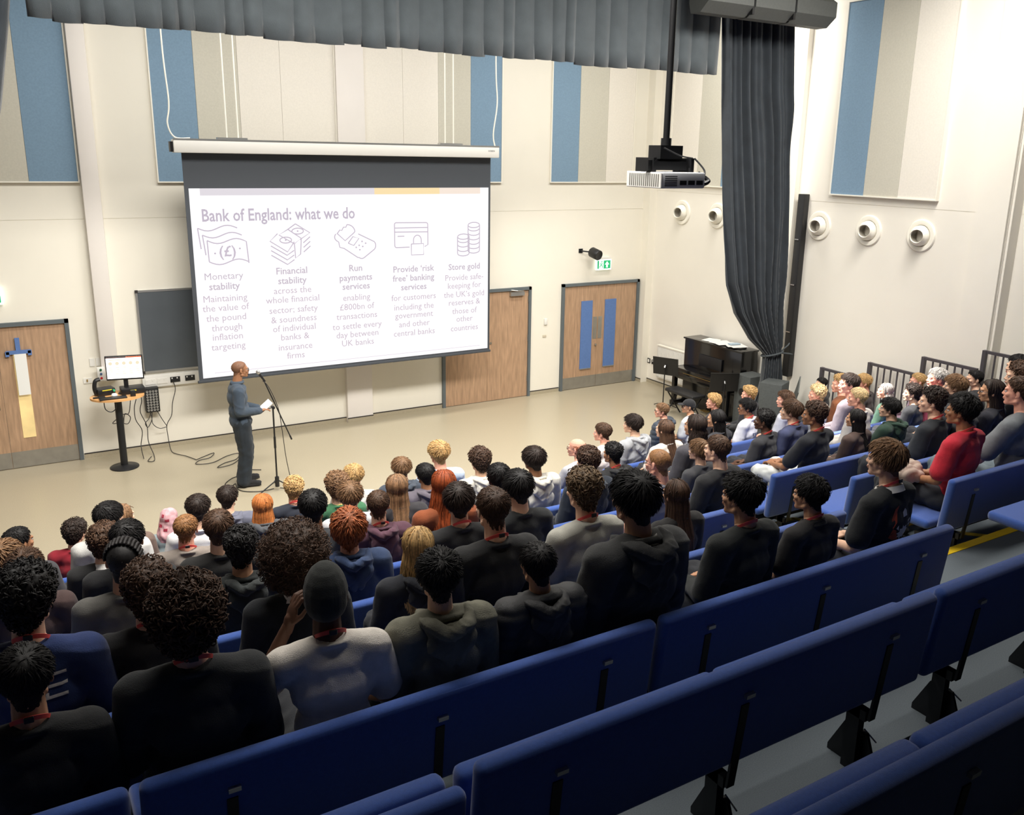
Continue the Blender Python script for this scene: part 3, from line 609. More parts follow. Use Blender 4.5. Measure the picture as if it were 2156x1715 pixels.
o = MB().rbox(1.12, 1.28, 13.62, 13.66, pz + .0, pz + .02, .006, 2).build('remote_control', blackm, None, True); tag(o, 'slim black remote lying left of the keyboard', 'remote')
m = MB(); m.lathe([(0, 0), (.035, .0), (.045, .02), (.03, .045), (0, .05)], 12, Matrix.Translation((1.40, 13.64, pz))); o = m.build('crumpled_tissue', papm, None, True); tag(o, 'crumpled pale tissue on the oval table behind the keyboard', 'tissue')
# wall stage box
t = empty('stage_box', (1.985, D - .09, .63), 0, 'black wall box full of audio sockets below the chalkboard', 'box')
m = MB(); m.rbox(-.1, .1, -.06, .09, 0, .39, .008, 2); m.build('box_body', blackm, t, True)
for i in range(4):
    for j in range(8):
        k_ = MB(); k_.lathe([(.014, 0), (.018, .004), (.018, .0), (.006, .002)], 8, Matrix.Translation((-.066 + i * .043, -.062, .04 + j * .042)) @ Matrix.Rotation(PI / 2, 4, 'X')); k_.build('audio_socket', alum, t)
# cables
def cable(pts, label, r=.006, n=8): return tag(MB().tube(curve_pts(pts, n), r, 6).build('cable', cordm, None, True), label, 'cable', 'loose black cables')
cable([(2.315, D - .09, 1.07), (2.33, D - .13, .95), (2.27, D - .15, .75), (2.24, D - .15, .55), (2.16, D - .15, .4), (2.16, D - .16, .2), (2.17, D - .25, .02), (2.2, 13.95, .012), (2.32, 13.75, .012), (2.42, 13.5, .012)], 'black cable from the wall plug down to the coil on the floor')
coil = [(2.42, 13.5, .012), (2.55, 13.6, .012), (2.72, 13.7, .014), (2.62, 13.5, .015), (2.45, 13.45, .012), (2.38, 13.3, .012), (2.6, 13.25, .014), (2.86, 13.45, .016), (3.05, 13.5, .014), (2.95, 13.25, .012), (2.75, 13.15, .012), (2.62, 13.0, .012), (2.85, 13.05, .014), (3.1, 13.35, .016), (3.12, 13.1, .012), (2.95, 12.85, .012), (3.0, 12.7, .012), (3.15, 12.6, .012)]
cable(coil, 'black cable lying in a loose coil on the floor behind the speaker')
cable([(2.86, 12.5, .012), (2.7, 12.45, .012), (2.55, 12.25, .012), (2.6, 12.12, .012), (2.68, 12.2, .012), (2.66, 12.0, .012), (2.72, 11.85, .012), (2.9, 11.75, .012), (3.1, 11.76, .012)], 'black cable curling past the speaker feet to the microphone stand')
cable([(2.05, D - .1, .62), (2.1, D - .12, .5), (2.16, D - .14, .38)], 'short black cable dropping from the stage box')
cable([(1.97, D - .1, .62), (1.96, D - .12, .45), (2.05, D - .14, .36), (2.15, D - .14, .37)], 'black cable looping from the stage box to the plug cable')
cable([(1.96, D - .1, .63), (1.9, D - .2, .55), (1.84, D - .25, .5), (1.88, D - .2, .42), (1.95, D - .15, .52), (1.94, D - .12, .62)], 'thin black cable hanging in a small loop under the stage box')
cable([(1.70, 13.85, pz - .03), (1.72, 13.95, .95), (1.69, 14.0, .8), (1.7, 14.05, .6), (1.78, 14.1, .4), (1.75, 14.15, .15), (1.74, 13.9, .02)], 'black cable hanging from the right of the table to the floor')
cable([(1.76, 13.85, pz - .03), (1.80, 14.0, .9), (1.78, 14.1, .7), (1.86, 14.15, .45), (1.86, 14.15, .2), (1.9, 14.0, .02), (1.86, 13.75, .012), (1.78, 13.78, .012), (1.86, 13.98, .012)], 'black cable ending in a small loop on the floor by the wall')
cable([(1.64, 13.85, pz - .03), (1.62, 13.85, .9), (1.58, 13.8, .78), (1.5, 13.78, .78), (1.40, 13.76, .72), (1.35, 13.72, .68), (1.46, 13.7 + .08, .66), (1.56, 13.82, .62), (1.6, 13.8, .72), (1.53, 13.8, .78), (1.5, 13.8, .62)], 'black cable looped around the table column')

# ================================================================ MICROPHONE STAND
mx, my = 3.133, 11.70
t = empty('microphone_stand', (mx, my, 0), 0, 'black tripod boom microphone stand in front of the standing speaker', 'stand')
m = MB(); m.cyl((0, 0, .1), (0, 0, 1.21), .0115, 10); m.cyl((0, 0, .62), (0, 0, .78), .016, 10); m.build('pole', blackm, t, True)
m = MB(); m.cyl((0, 0, .06), (0, 0, .2), .03, 12); m.build('hub', blackm, t, True)
for a in (200, 320, 80):
    m = MB(); c_, s_ = math.cos(math.radians(a)), math.sin(math.radians(a)); m.cyl((.02 * c_, .02 * s_, .15), (.33 * c_, .33 * s_, .012), .009, 8); m.cyl((.30 * c_, .30 * s_, .02), (.36 * c_, .36 * s_, .008), .013, 8); m.build('leg', blackm, t, True)
bt, be = Vector((-.10, .02, 1.60)), Vector((.20, -.04, .78))
m = MB(); m.cyl(bt, be, .0085, 8); m.cyl(be, be + (be - bt).normalized() * .06, .012, 8); m.build('boom', blackm, t, True)
m = MB(); m.cyl((0, -.03, 1.2), (0, .03, 1.2), .022, 10); m.tube([(0, 0, 1.2), (-.06, 0, 1.19)], .008, 6); m.build('clutch', blackm, t)
m = MB(); m.tube(curve_pts([(-.11, .02, 1.58), (-.05, -.03, 1.5), (.06, -.03, 1.2), (.1, -.02, .9), (.13, -.03, .5), (.17, -.04, .2), (.2, -.02, .01), (.05, .05, .012)]), .005, 6); m.build('cable', cordm, t, True)
m = MB(); M = Matrix.Translation((mx - .09, my + .02, 1.585)) @ (Vector((-.38, .02, .62)).to_track_quat('Z', 'Y').to_matrix().to_4x4())
m.lathe([(0, -.02), (.013, -.02), (.017, .10), (.02, .115), (0, .115)], 16, M); mc = m.build('microphone', blackm, None, True); tag(mc, 'black handheld microphone with silver mesh head clipped to the boom stand', 'microphone')
m = MB(); m.lathe([(.02, .115), (.026, .13), (.027, .145), (.02, .165), (0, .172)], 16, M); m.build('mesh_head', alum, mc, True)

# ================================================================ PIANO CORNER
t = empty('upright_piano', (11.52, 12.55, 0), -PI / 2, 'glossy black upright piano against the side wall', 'piano')
# local: x along length (0..1.5), y depth (front is +y ... toward -X world), z up
M = None
L_ = 1.5
def pb(nm, a, c, d, e, f_, g_, m_=blackgloss, r=.006): 
    k = MB(); k.rbox(a, c, d, e, f_, g_, r, 2); return k.build(nm, m_, t, True)
# local +y -> world +x after -90deg ; so depth from wall is -y
pb('case', .0, L_, -.33, .06, .02, 1.27)
pb('lid', -.02, L_ + .02, -.36, .07, 1.27, 1.30)
pb('side_cheek', 0, .05, -.62, -.3, .60, .76); pb('side_cheek', L_ - .05, L_, -.62, -.3, .60, .76)
pb('key_bed', .03, L_ - .03, -.60, -.3, .56, .68)
pb('fallboard', .05, L_ - .05, -.60, -.34, .68, .76)
pb('music_desk', .45, 1.05, -.37, -.335, .84, 1.06, mat('matte_black', (18, 18, 22), .5))
pb('lower_panel', .05, L_ - .05, -.36, -.32, .1, .56)
for a in (.01, L_ - .09):
    pb('leg', a, a + .08, -.61, -.53, .10, .60); pb('toe_block', a, a + .08, -.64, -.3, .02, .11)
m = MB(); m.cyl((.75, -.375, .34), (.75, -.36, .34), .012, 10); m.build('lock', chrome, t)
for k, a in enumerate((.67, .73, .79)): bx('pedal', mat('brass', (170, 140, 80), .4, metal=.6), a, a + .03, -.45, -.35, .03, .045, t)
bx('brass_strip', mat('brass', (170, 140, 80), .4, metal=.6), .3, 1.3, -.606, -.6, .685, .69, t)
r_ = random.Random(5)
for k in range(10):
    yy = 12.1 - .09 * k + r_.uniform(-.03, .03); o = MB().box(-.15, .15, -.105, .105, 0, .003, Matrix.Translation((11.38 + r_.uniform(-.06, .06), yy, 1.301 + .0035 * k)) @ Matrix.Rotation(r_.uniform(-.5, .5), 4, 'Z')).build('sheet_of_paper', papm, None); tag(o, ['white sheet at the far left end of the piano-top papers', 'white sheet, second from the left on the piano top', 'white sheet, third from the left on the piano top', 'white sheet, fourth from the left on the piano top', 'white sheet near the middle of the piano-top papers', 'white sheet just right of the middle of the piano papers', 'white sheet, fourth from the right on the piano top', 'white sheet, third from the right on the piano top', 'white sheet, second from the right on the piano top', 'white sheet at the right end of the piano papers, topmost'][k], 'paper', 'papers on the piano')
o = MB().rbox(-.12, .12, -.07, .07, 0, .03, .005, 2, Matrix.Translation((11.37, 11.28, 1.301)) @ Matrix.Rotation(.3, 4, 'Z')).build('pencil_case', blackm, None); tag(o, 'small dark case at the right end of the piano top', 'case')
o = MB().rbox(-.1, .1, -.06, .06, 0, .02, .004, 2, Matrix.Translation((11.38, 11.45, 1.34)) @ Matrix.Rotation(-.2, 4, 'Z')).build('notebook', mat('pale_blue_cover', (170, 190, 205), .5), None); tag(o, 'pale blue notebook on the piano papers', 'notebook')
t = empty('piano_bench', (10.55, 11.75, 0), -PI / 2, 'black padded piano bench with crossed legs before the piano', 'bench')
m = MB(); m.rbox(-.38, .38, -.16, .16, .44, .50, .02, 3); m.build('cushion', blackvinyl, t, True)
for s_ in (-.3, .3):
    m = MB(); m.tube([(s_, -.18, 0), (s_, .14, .44)], .013, 6); m.tube([(s_, .18, 0), (s_, -.14, .44)], .013, 6); m.build('leg', blackmetal, t)
def mstand(x, y, rz, label, h=.78, tilt=25, m_=blackm):
    t = empty('music_stand', (x, y, 0), rz, label, 'music stand')
    Mx = Matrix.Translation((0, 0, h)) @ Matrix.Rotation(math.radians(tilt), 4, 'X')
    m = MB(); m.box(-.25, .25, -.004, .004, -.17, .17, Mx); m.box(-.25, .25, -.05, 0, -.175, -.17, Mx); m.box(-.25, .25, -.01, .01, .16, .17, Mx); m.build('desk', m_, t)
    m = MB(); m.cyl((0, .03, .05), (0, .03, h), .011, 8); m.build('pole', blackm, t)
    m = MB(); m.cyl((0, .05, h - .02), (0, .02, h + .02), .018, 8); m.build('knob', chrome, t)
    for a in (90, 210, 330): 
        k = MB(); k.tube([(0, .03, .09), (.16 * math.cos(math.radians(a)), .03 + .16 * math.sin(math.radians(a)), .05), (.26 * math.cos(math.radians(a)), .03 + .26 * math.sin(math.radians(a)), .008)], .008, 6); k.build('leg', blackm, t)
mstand(10.66, 12.45, math.radians(118), 'black music stand with flat desk at the left end of the piano', .8, -10)
mstand(10.75, 10.98, math.radians(150), 'black music stand behind the curly blond heads by the piano', .82, -10)
o = MB().rbox(11.0, 11.4, 10.62, 10.98, 0, .95, .015, 2).build('speaker_cabinet', greyspk, None, True); tag(o, 'dark grey speaker cabinet standing at the right end of the piano', 'speaker')
m = MB(); m.cyl((10.995, 10.8, .65), (11.01, 10.8, .65), .07, 24); m.build('port_hole', blackm, o)
t = empty('speaker_cabinet', (10.98, 10.05, 0), math.radians(25), 'tall grey loudspeaker with a round port in front of the curtain foot', 'speaker')
m = MB(); m.rbox(-.2, .2, -.19, .19, 0, 1.02, .02, 2); m.build('cabinet', greyspk, t, True); m = MB(); m.cyl((-.02, -.195, .86), (-.02, -.185, .86), .045, 20); m.build('port_hole', blackm, t)
Mx = Matrix.Translation((11.15, 9.72, .88)) @ Matrix.Rotation(math.radians(40), 4, 'Z') @ Matrix.Rotation(math.radians(-18), 4, 'Y') @ Matrix.Rotation(math.radians(12), 4, 'X')
o = MB().box(-.26, .26, -.008, .008, -.17, .17, Mx).build('music_stand_desk', mat('desk_grey', (92, 96, 94), .5), None); 
m = MB(); m.cyl((11.15, 9.73, 0), (11.15, 9.73, .85), .012, 8); m.build('pole', blackm, o)
m = MB(); 
for a in (90, 210, 330): m.cyl((11.15, 9.73, .08), (11.15 + .24 * math.cos(math.radians(a)), 9.73 + .24 * math.sin(math.radians(a)), .008), .008, 6)
m.build('tripod_foot', blackm, o)
o.name = 'music_stand.tilted'; o.name = 'music_stand'; tag(o, 'grey music stand tilted askew beside the tall grey loudspeaker', 'music stand')
o = MB().tube([(10.9, 11.35, 0), (11.0, 11.35, .9)], .015, 6).build('guitar_stand', blackm); tag(o, 'thin black upright behind the piano bench', 'stand')
# ================================================================ PEOPLE
def sph(n1=14, n2=9):
    vs = [(0, 0, 1)]; fs = []
    for j in range(1, n2):
        th = PI * j / n2
        for i in range(n1): ph = 2 * PI * i / n1; vs.append((math.sin(th) * math.cos(ph), math.sin(th) * math.sin(ph), math.cos(th)))
    vs.append((0, 0, -1)); L = len(vs) - 1
    for i in range(n1):
        fs.append((0, 1 + i, 1 + (i + 1) % n1)); fs.append((L, L - n1 + (i + 1) % n1, L - n1 + i))
    for j in range(n2 - 2):
        for i in range(n1): a = 1 + j * n1 + i; b_ = 1 + j * n1 + (i + 1) % n1; fs.append((a, a + n1, b_ + n1, b_))
    return np.array(vs), fs
SV, SF = sph()
class PR(MB):
    def ell(s, c, r, M=None):
        v = SV * (np.array(r) if hasattr(r, '__len__') else r)
        vs = [Vector(x) for x in v]
        if M is not None: vs = [M @ x for x in vs]
        return s.add([x + Vector(c) for x in vs], SF)
    def cap(s, p, q, r1, r2=None, flat=1.0):
        r2 = r1 if r2 is None else r2
        s.ell(p, r1); s.ell(q, r2); return s.tube([p, q], [r1, r2], 12)
def remesh(pr, vox, smooth=4, name='m'):
    me = bpy.data.meshes.new(name); me.from_pydata(pr.v, [], pr.f)
    o = bpy.data.objects.new('tmp', me); C.objects.link(o)
    md = o.modifiers.new('r', 'REMESH'); md.mode = 'VOXEL'; md.voxel_size = vox; md.use_smooth_shade = True
    if smooth: sm = o.modifiers.new('s', 'SMOOTH'); sm.factor = .5; sm.iterations = smooth
    dg = bpy.context.evaluated_depsgraph_get(); dg.update()
    r = bpy.data.meshes.new_from_object(o.evaluated_get(dg)); bpy.data.objects.remove(o); bpy.data.meshes.remove(me); r.name = name
    return r
def mv(me):
    a = np.empty(len(me.vertices) * 3); me.vertices.foreach_get('co', a); return a.reshape(-1, 3)
def mn(me):
    a = np.empty(len(me.vertices) * 3); me.vertex_normals.foreach_get('vector', a); return a.reshape(-1, 3)
def mset(me, a): me.vertices.foreach_set('co', a.astype(np.float32).ravel()); me.update()
def wrk(p, f, seed=0.):
    q_ = p * f + seed; w_ = q_ + .7 * np.sin(q_[:, [1, 2, 0]] * 1.3 + seed)
    return np.sin(w_[:, 0] * 1.7 + w_[:, 2]) * np.sin(w_[:, 1] * 1.9 - w_[:, 2] * .6) + .5 * np.sin(w_[:, 2] * 3.1 + w_[:, 0] * 2.3 + 1.3 * np.sin(w_[:, 1] * 2))
def join(name, parts):
    """parts: (verts ndarray, faces list, matindex)"""
    V = []; F = []; MI = []; n = 0
    for v, f, mi in parts:
        V.append(np.asarray(v)); F += [tuple(i + n for i in x) for x in f]; MI += [mi] * len(f); n += len(v)
    me = bpy.data.meshes.new(name); me.from_pydata(np.vstack(V).tolist(), [], F); me.polygons.foreach_set('material_index', MI); me.polygons.foreach_set('use_smooth', [True] * len(F)); return me
def mf(me): return [tuple(p.vertices) for p in me.polygons]
# ---- head (origin mid skull, +Y face)
def head_prims(ears=True):
    p = PR()
    p.ell((0, -.014, .032), (.075, .096, .082)); p.ell((0, .03, -.02), (.061, .060, .082)); p.ell((0, .040, -.070), (.046, .046, .034)); p.ell((0, .074, -.090), (.022, .017, .018))
    p.cap((-.05, .0, -.065), (-.012, .068, -.09), .017); p.cap((.05, .0, -.065), (.012, .068, -.09), .017)
    p.cap((-.035, .077, .020), (.035, .077, .020), .013); p.cap((0, .083, .012), (0, .101, -.024), .0075, .0105); p.ell((-.010, .094, -.027), .008); p.ell((.010, .094, -.027), .008)
    p.cap((-.016, .090, -.050), (.016, .090, -.050), .0075); p.cap((-.014, .088, -.060), (.014, .088, -.060), .008)
    p.ell((-.042, .062, -.020), (.020, .020, .018)); p.ell((.042, .062, -.020), (.020, .020, .018))
    p.cap((0, -.028, -.05), (0, -.055, -.20), .055, .063)
    if ears:
        for s_ in (-1, 1):
            M = Matrix.Rotation(s_ * .35, 4, 'Z') @ Matrix.Rotation(-.15, 4, 'X')
            p.ell((s_ * .080, -.010, -.002), (.008, .017, .030), M); p.ell((s_ * .076, .0, -.026), (.008, .009, .010))
    return p
_hm = remesh(head_prims(), .0052, 3, 'head'); HV, HF = mv(_hm), mf(_hm)
_hn = remesh(head_prims(False), .010, 3, 'headn'); BV = BVHTree.FromPolygons([tuple(x) for x in mv(_hn)], mf(_hn))
def hand_mesh():
    p = PR(); p.ell((0, .045, 0), (.038, .05, .015)); p.cap((0, -.03, 0), (0, .02, 0), .024, .026)
    for k, (x, l) in enumerate(((-.028, .062), (-.009, .074), (.010, .070), (.028, .056))):
        a = Vector((x, .085, 0)); b_ = a + Vector((x * .15, l * .5, -.010)); c_ = b_ + Vector((x * .05, l * .32, -.028))
        p.cap(a, b_, .0088, .0082); p.cap(b_, c_, .0082, .0072)
    p.cap((-.03, .02, -.004), (-.055, .055, -.014), .012, .0105); p.cap((-.055, .055, -.014), (-.056, .085, -.026), .010, .0085)
    return remesh(p, .0045, 2, 'hand')
_hd = hand_mesh(); HDV, HDF = mv(_hd), mf(_hd)
# ---- poses (seat contact at origin, +Y forward)
def seated(kind):
    J = dict(hip=(0, 0, .10), waist=(0, -.012, .25), chest=(0, -.018, .42), up=(0, -.012, .53), nb=(0, -.018, .612), head=(0, .03, .785))
    for s_, k in ((-1, 'L'), (1, 'R')):
        J['sh' + k] = (s_ * .182, -.02, .555); J['hp' + k] = (s_ * .09, .03, .09); J['kn' + k] = (s_ * .15, .46, .11); J['an' + k] = (s_ * .14, .44, -.34); J['to' + k] = (s_ * .16, .60, -.40)
        J['el' + k] = (s_ * .235, .03, .27); J['wr' + k] = (s_ * .09, .27, .19); J['hd' + k] = (-s_ * .3, 1, -.15)
        if kind == 'fold': J['el' + k] = (s_ * .25, .09, .32); J['wr' + k] = (-s_ * .06, .22 + .03 * s_, .33); J['hd' + k] = (-s_ * 1, .2, 0)
        if kind == 'knees': J['el' + k] = (s_ * .235, .14, .26); J['wr' + k] = (s_ * .07, .36, .20); J['hd' + k] = (-s_ * .5, 1, -.1)
    if kind == 'face':
        J['elL'] = (-.27, .16, .36); J['wrL'] = (-.13, .17, .62); J['hdL'] = (.35, .1, 1)
        J['elR'] = (.25, .03, .27)
    return J
def body_prims(J, g=0., torso=True, arms=1., legs=True, neck=True, fat=1., armg=0., legg=0.):
    V = lambda k: Vector(J[k]); p = PR()
    if torso:
        p.ell(V('hip') + Vector((0, -.005, .0)), ((.165 + g) * fat, .125 + g, .11 + g)); p.ell(V('waist'), ((.148 + g) * fat, .112 + g, .15)); p.ell(V('chest'), ((.162 + g) * fat, .112 + g, .15)); p.ell(V('up'), (.165 + g, .098 + g, .085 + g))
        for k in 'LR':
            p.cap(V('nb') + (V('sh' + k) - V('nb')) * .12 + Vector((0, -.01, -.01)), V('sh' + k) + Vector((0, -.008, -.0)), .052 + g * .7, .056 + g)
    if neck: p.cap(V('nb') - Vector((0, 0, .03)), V('nb') + Vector((0, 0, .03)), .058, .056)
    if arms:
        for k in 'LR':
            a, e, w_ = V('sh' + k), V('el' + k), V('wr' + k)
            if arms >= 1: p.cap(a, e, .052 + g + armg, .040 + g + armg); p.cap(e, w_, .040 + g + armg, .028 + g + armg * .8)
            else: p.cap(a, a + (e - a) * .72, .054 + g, .055 + g + armg)
    if legs:
        for k in 'LR':
            a, e, w_ = V('hp' + k), V('kn' + k), V('an' + k); gg = g + legg
            p.cap(a, e, .082 + gg, .060 + gg); p.cap(e, w_, .058 + gg, .042 + gg * 1.3)
    return p
def rotz(v, a, piv=(0, 0, 0), pitch=0.):
    c, s_ = math.cos(a), math.sin(a); R = np.array([[c, -s_, 0], [s_, c, 0], [0, 0, 1]])
    cp, sp_ = math.cos(pitch), math.sin(pitch); P_ = np.array([[1, 0, 0], [0, cp, -sp_], [0, sp_, cp]])
    return v @ (R @ P_).T + np.array(piv)
def eyeparts(J, yaw):
    out = []
    for s_ in (-1, 1):
        c = np.array((s_ * .030, .0745, .0035)); out.append((rotz(SV * .0125 + c, yaw, J['head']), SF, 1)); out.append((rotz(SV * np.array((.006, .004, .006)) + c + np.array((0, .0105, 0)), yaw, J['head']), SF, 2))
    lp = SV * np.array((.021, .006, .0075)) + np.array((0, .0935, -.055)); out.append((rotz(lp, yaw, J['head']), SF, 3)); return out
BODY = {}
eyew = mat('eye_white', (225, 220, 215), .3); eyed = mat('eye_dark', (40, 25, 18), .3); lipm = mat('lips', (165, 95, 85), .5)
def body_mesh(kind, yaw, J=None):
    key = (kind, round(yaw, 2))
    if key in BODY: return BODY[key]
    if J is None: J = seated(kind)
    if ('b', kind) not in BODY:
        BODY[('b', kind)] = remesh(body_prims(J), .017, 5, 'body')
    b_ = BODY[('b', kind)]
    parts = [(mv(b_), mf(b_), 0), (rotz(HV, yaw, J['head']), HF, 0)] + eyeparts(J, yaw)
    for k, s_ in (('L', -1), ('R', 1)):
        d = Vector(J['hd' + k]).normalized(); R = np.array(d.to_track_quat('Y', 'Z').to_matrix())
        hv = HDV.copy()
        if k == 'L': hv[:, 0] *= -1
        parts.append((hv @ R.T + np.array(J['wr' + k]), HDF if k == 'R' else [tuple(reversed(f)) for f in HDF], 0))
    me = join('person_body', parts); 
    for m_ in (None, eyew, eyed, lipm): me.materials.append(m_ or mat('skin_base', (210, 165, 135), .55))
    BODY[key] = me; return me
# ---- garments
GAR = {}
def garment(kind, style, fat=1., J=None):
    key = (kind, style, fat)
    if key in GAR: return GAR[key]
    if J is None: J = seated(kind)
    g = {'tee': .014, 'long': .016, 'hoodie': .022, 'puffer': .036, 'coat': .028, 'polo': .015}[style]
    p = body_prims(J, g, legs=False, neck=False, arms=.6 if style in ('tee', 'polo') else 1, fat=fat, armg=.010 if style != 'puffer' else .014)
    nb = Vector(J['nb'])
    def ring(c, rx, ry, r, tilt, a0=0, a1=360, n=22):
        pts = []
        for i in range(n + 1):
            a = math.radians(a0 + (a1 - a0) * i / n); x, y = rx * math.sin(a), -ry * math.cos(a)
            pts.append(Vector((x, y, -y * tilt)) + Vector(c))
        p.tube(pts, r, 8)
        return p
    if style in ('tee', 'long'): ring(nb + Vector((0, -.004, .0)), .076, .074, .012, .35)
    if style == 'polo': ring(nb + Vector((0, -.004, .012)), .073, .070, .014, .4)
    if style == 'coat': ring(nb + Vector((0, -.008, .01)), .085, .082, .018, .35)
    if style == 'hoodie': ring(nb + Vector((0, -.006, .004)), .080, .076, .016, .35)
    if style == 'puffer': ring(nb + Vector((0, -.010, .02)), .088, .086, .028, .35)
    me = remesh(p, .0125, 3, 'garment')
    v = mv(me); n = mn(me); a = {'tee': .0045, 'long': .005, 'hoodie': .006, 'puffer': .006, 'coat': .009, 'polo': .0045}[style]
    def crease(f, sd, w3): 
        q_ = v * f; ph = q_ @ np.array(w3) + 1.6 * np.sin(q_[:, 0] * .8 + sd) + 1.3 * np.sin(q_[:, 2] * .9 + q_[:, 1] + sd * 2)
        return np.clip(1 - np.abs(np.sin(ph)) * 1.6, 0, 1) ** 1.5 * np.clip(.2 + np.sin(v[:, 0] * 9 + sd * 3 + v[:, 2] * 7) * np.sin(v[:, 2] * 11 + sd), 0, 1)
    d = a * .35 * wrk(v, 9., 1.3) + a * 1.5 * (crease(13., .3, (.9, .2, .8)) + crease(11., 2.1, (-.9, .3, .7)) + .7 * crease(17., 4.2, (.2, .3, 1.2)))
    if style == 'puffer': d += .012 * np.abs(np.sin(v[:, 2] * 2 * PI / .15)) ** .6 - .008
    # stretch folds toward waist and elbows
    low = np.clip((.34 - v[:, 2]) / .3, 0, 1); d += .007 * low * np.sin(v[:, 2] * 95 + 9 * np.sin(v[:, 0] * 9 + v[:, 1] * 5))
    near_neck = np.clip(1 - np.linalg.norm((v - np.array(J['nb'])) / np.array([1, 1, 1]), axis=1) / .12, 0, 1)
    if style in ('tee', 'long', 'polo'): d *= (1 - near_neck)
    mset(me, v + n * d[:, None]); me.polygons.foreach_set('use_smooth', [True] * len(me.polygons))
    me.materials.append(mat('cloth_base', (60, 60, 60), .9)); GAR[key] = me; return me
def hood_mesh(style):
    key = ('hood', style)
    if key in GAR: return GAR[key]
    p = PR(); big = style != 'hoodie'; R_ = .105 if big else .095; tr = .030 if big else .026; nb = Vector((0, -.018, .612)); pts = []
    for i in range(25):
        a = math.radians(-155 + 310 * i / 24); x, y = R_ * math.sin(a), -R_ * math.cos(a); dr = max(0, math.cos(a)) ** 2
        pts.append(nb + Vector((x * 1.08, y - .02 - .045 * dr, .012 - y * .22 - .025 * dr + .012 * math.sin(5 * a))))
    p.tube(pts, [tr * (.75 + .35 * math.sin(PI * i / 24)) for i in range(25)], 10)
    p.ell(nb + Vector((0, -.118, -.06)), (.125 if big else .115, .038, .085), Matrix.Rotation(-.30, 4, 'X'))
    p.cap(nb + Vector((.09, -.09, -.01)), nb + Vector((.02, -.145, -.15)), .026, .022); p.cap(nb + Vector((-.09, -.09, -.01)), nb + Vector((-.02, -.145, -.15)), .026, .022)
    me = remesh(p, .0085, 2, 'hood'); v = mv(me); n = mn(me)
    mset(me, v + n * (.006 * np.clip(1 - 1.7 * np.abs(np.sin(v[:, 0] * 38 + v[:, 2] * 20 + 2 * np.sin(v[:, 2] * 30))), 0, 1) + .003 * wrk(v, 22.))[:, None])
    me.polygons.foreach_set('use_smooth', [True] * len(me.polygons)); me.materials.append(mat('cloth_base', (60, 60, 60), .9)); GAR[key] = me; return me
def trousers(kind, J=None, stand=False):
    key = (kind, 'trousers')
    if key in GAR: return GAR[key]
    if J is None: J = seated(kind)
    p = body_prims(J, .012, torso=False, arms=0, neck=False, legg=.024 if kind == 'stand' else .008); p.ell(Vector(J['hip']) - Vector((0, -.01, .02)), (.175, .135, .10))
    me = remesh(p, .016, 3, 'trousers'); v = mv(me); n = mn(me)
    mset(me, v + n * (.005 * wrk(v, 14., 2.) + .004 * np.sin(v[:, 1] * 60 + 4 * np.sin(v[:, 0] * 30)))[:, None])
    me.polygons.foreach_set('use_smooth', [True] * len(me.polygons)); me.materials.append(mat('cloth_base', (60, 60, 60), .9)); GAR[key] = me; return me
def shoe_mesh():
    if 'shoe' in GAR: return GAR['shoe']
    p = PR(); p.cap((0, -.06, .035), (0, .13, .02), .042, .036); p.ell((0, -.02, .07), (.04, .06, .05)); p.ell((0, .16, .018), (.045, .05, .026)); p.box(-.042, .042, -.10, .2, -.02, .0)
    me = remesh(p, .009, 3, 'shoe'); me.polygons.foreach_set('use_smooth', [True] * len(me.polygons)); me.materials.append(mat('cloth_base', (60, 60, 60), .9)); GAR['shoe'] = me; return me
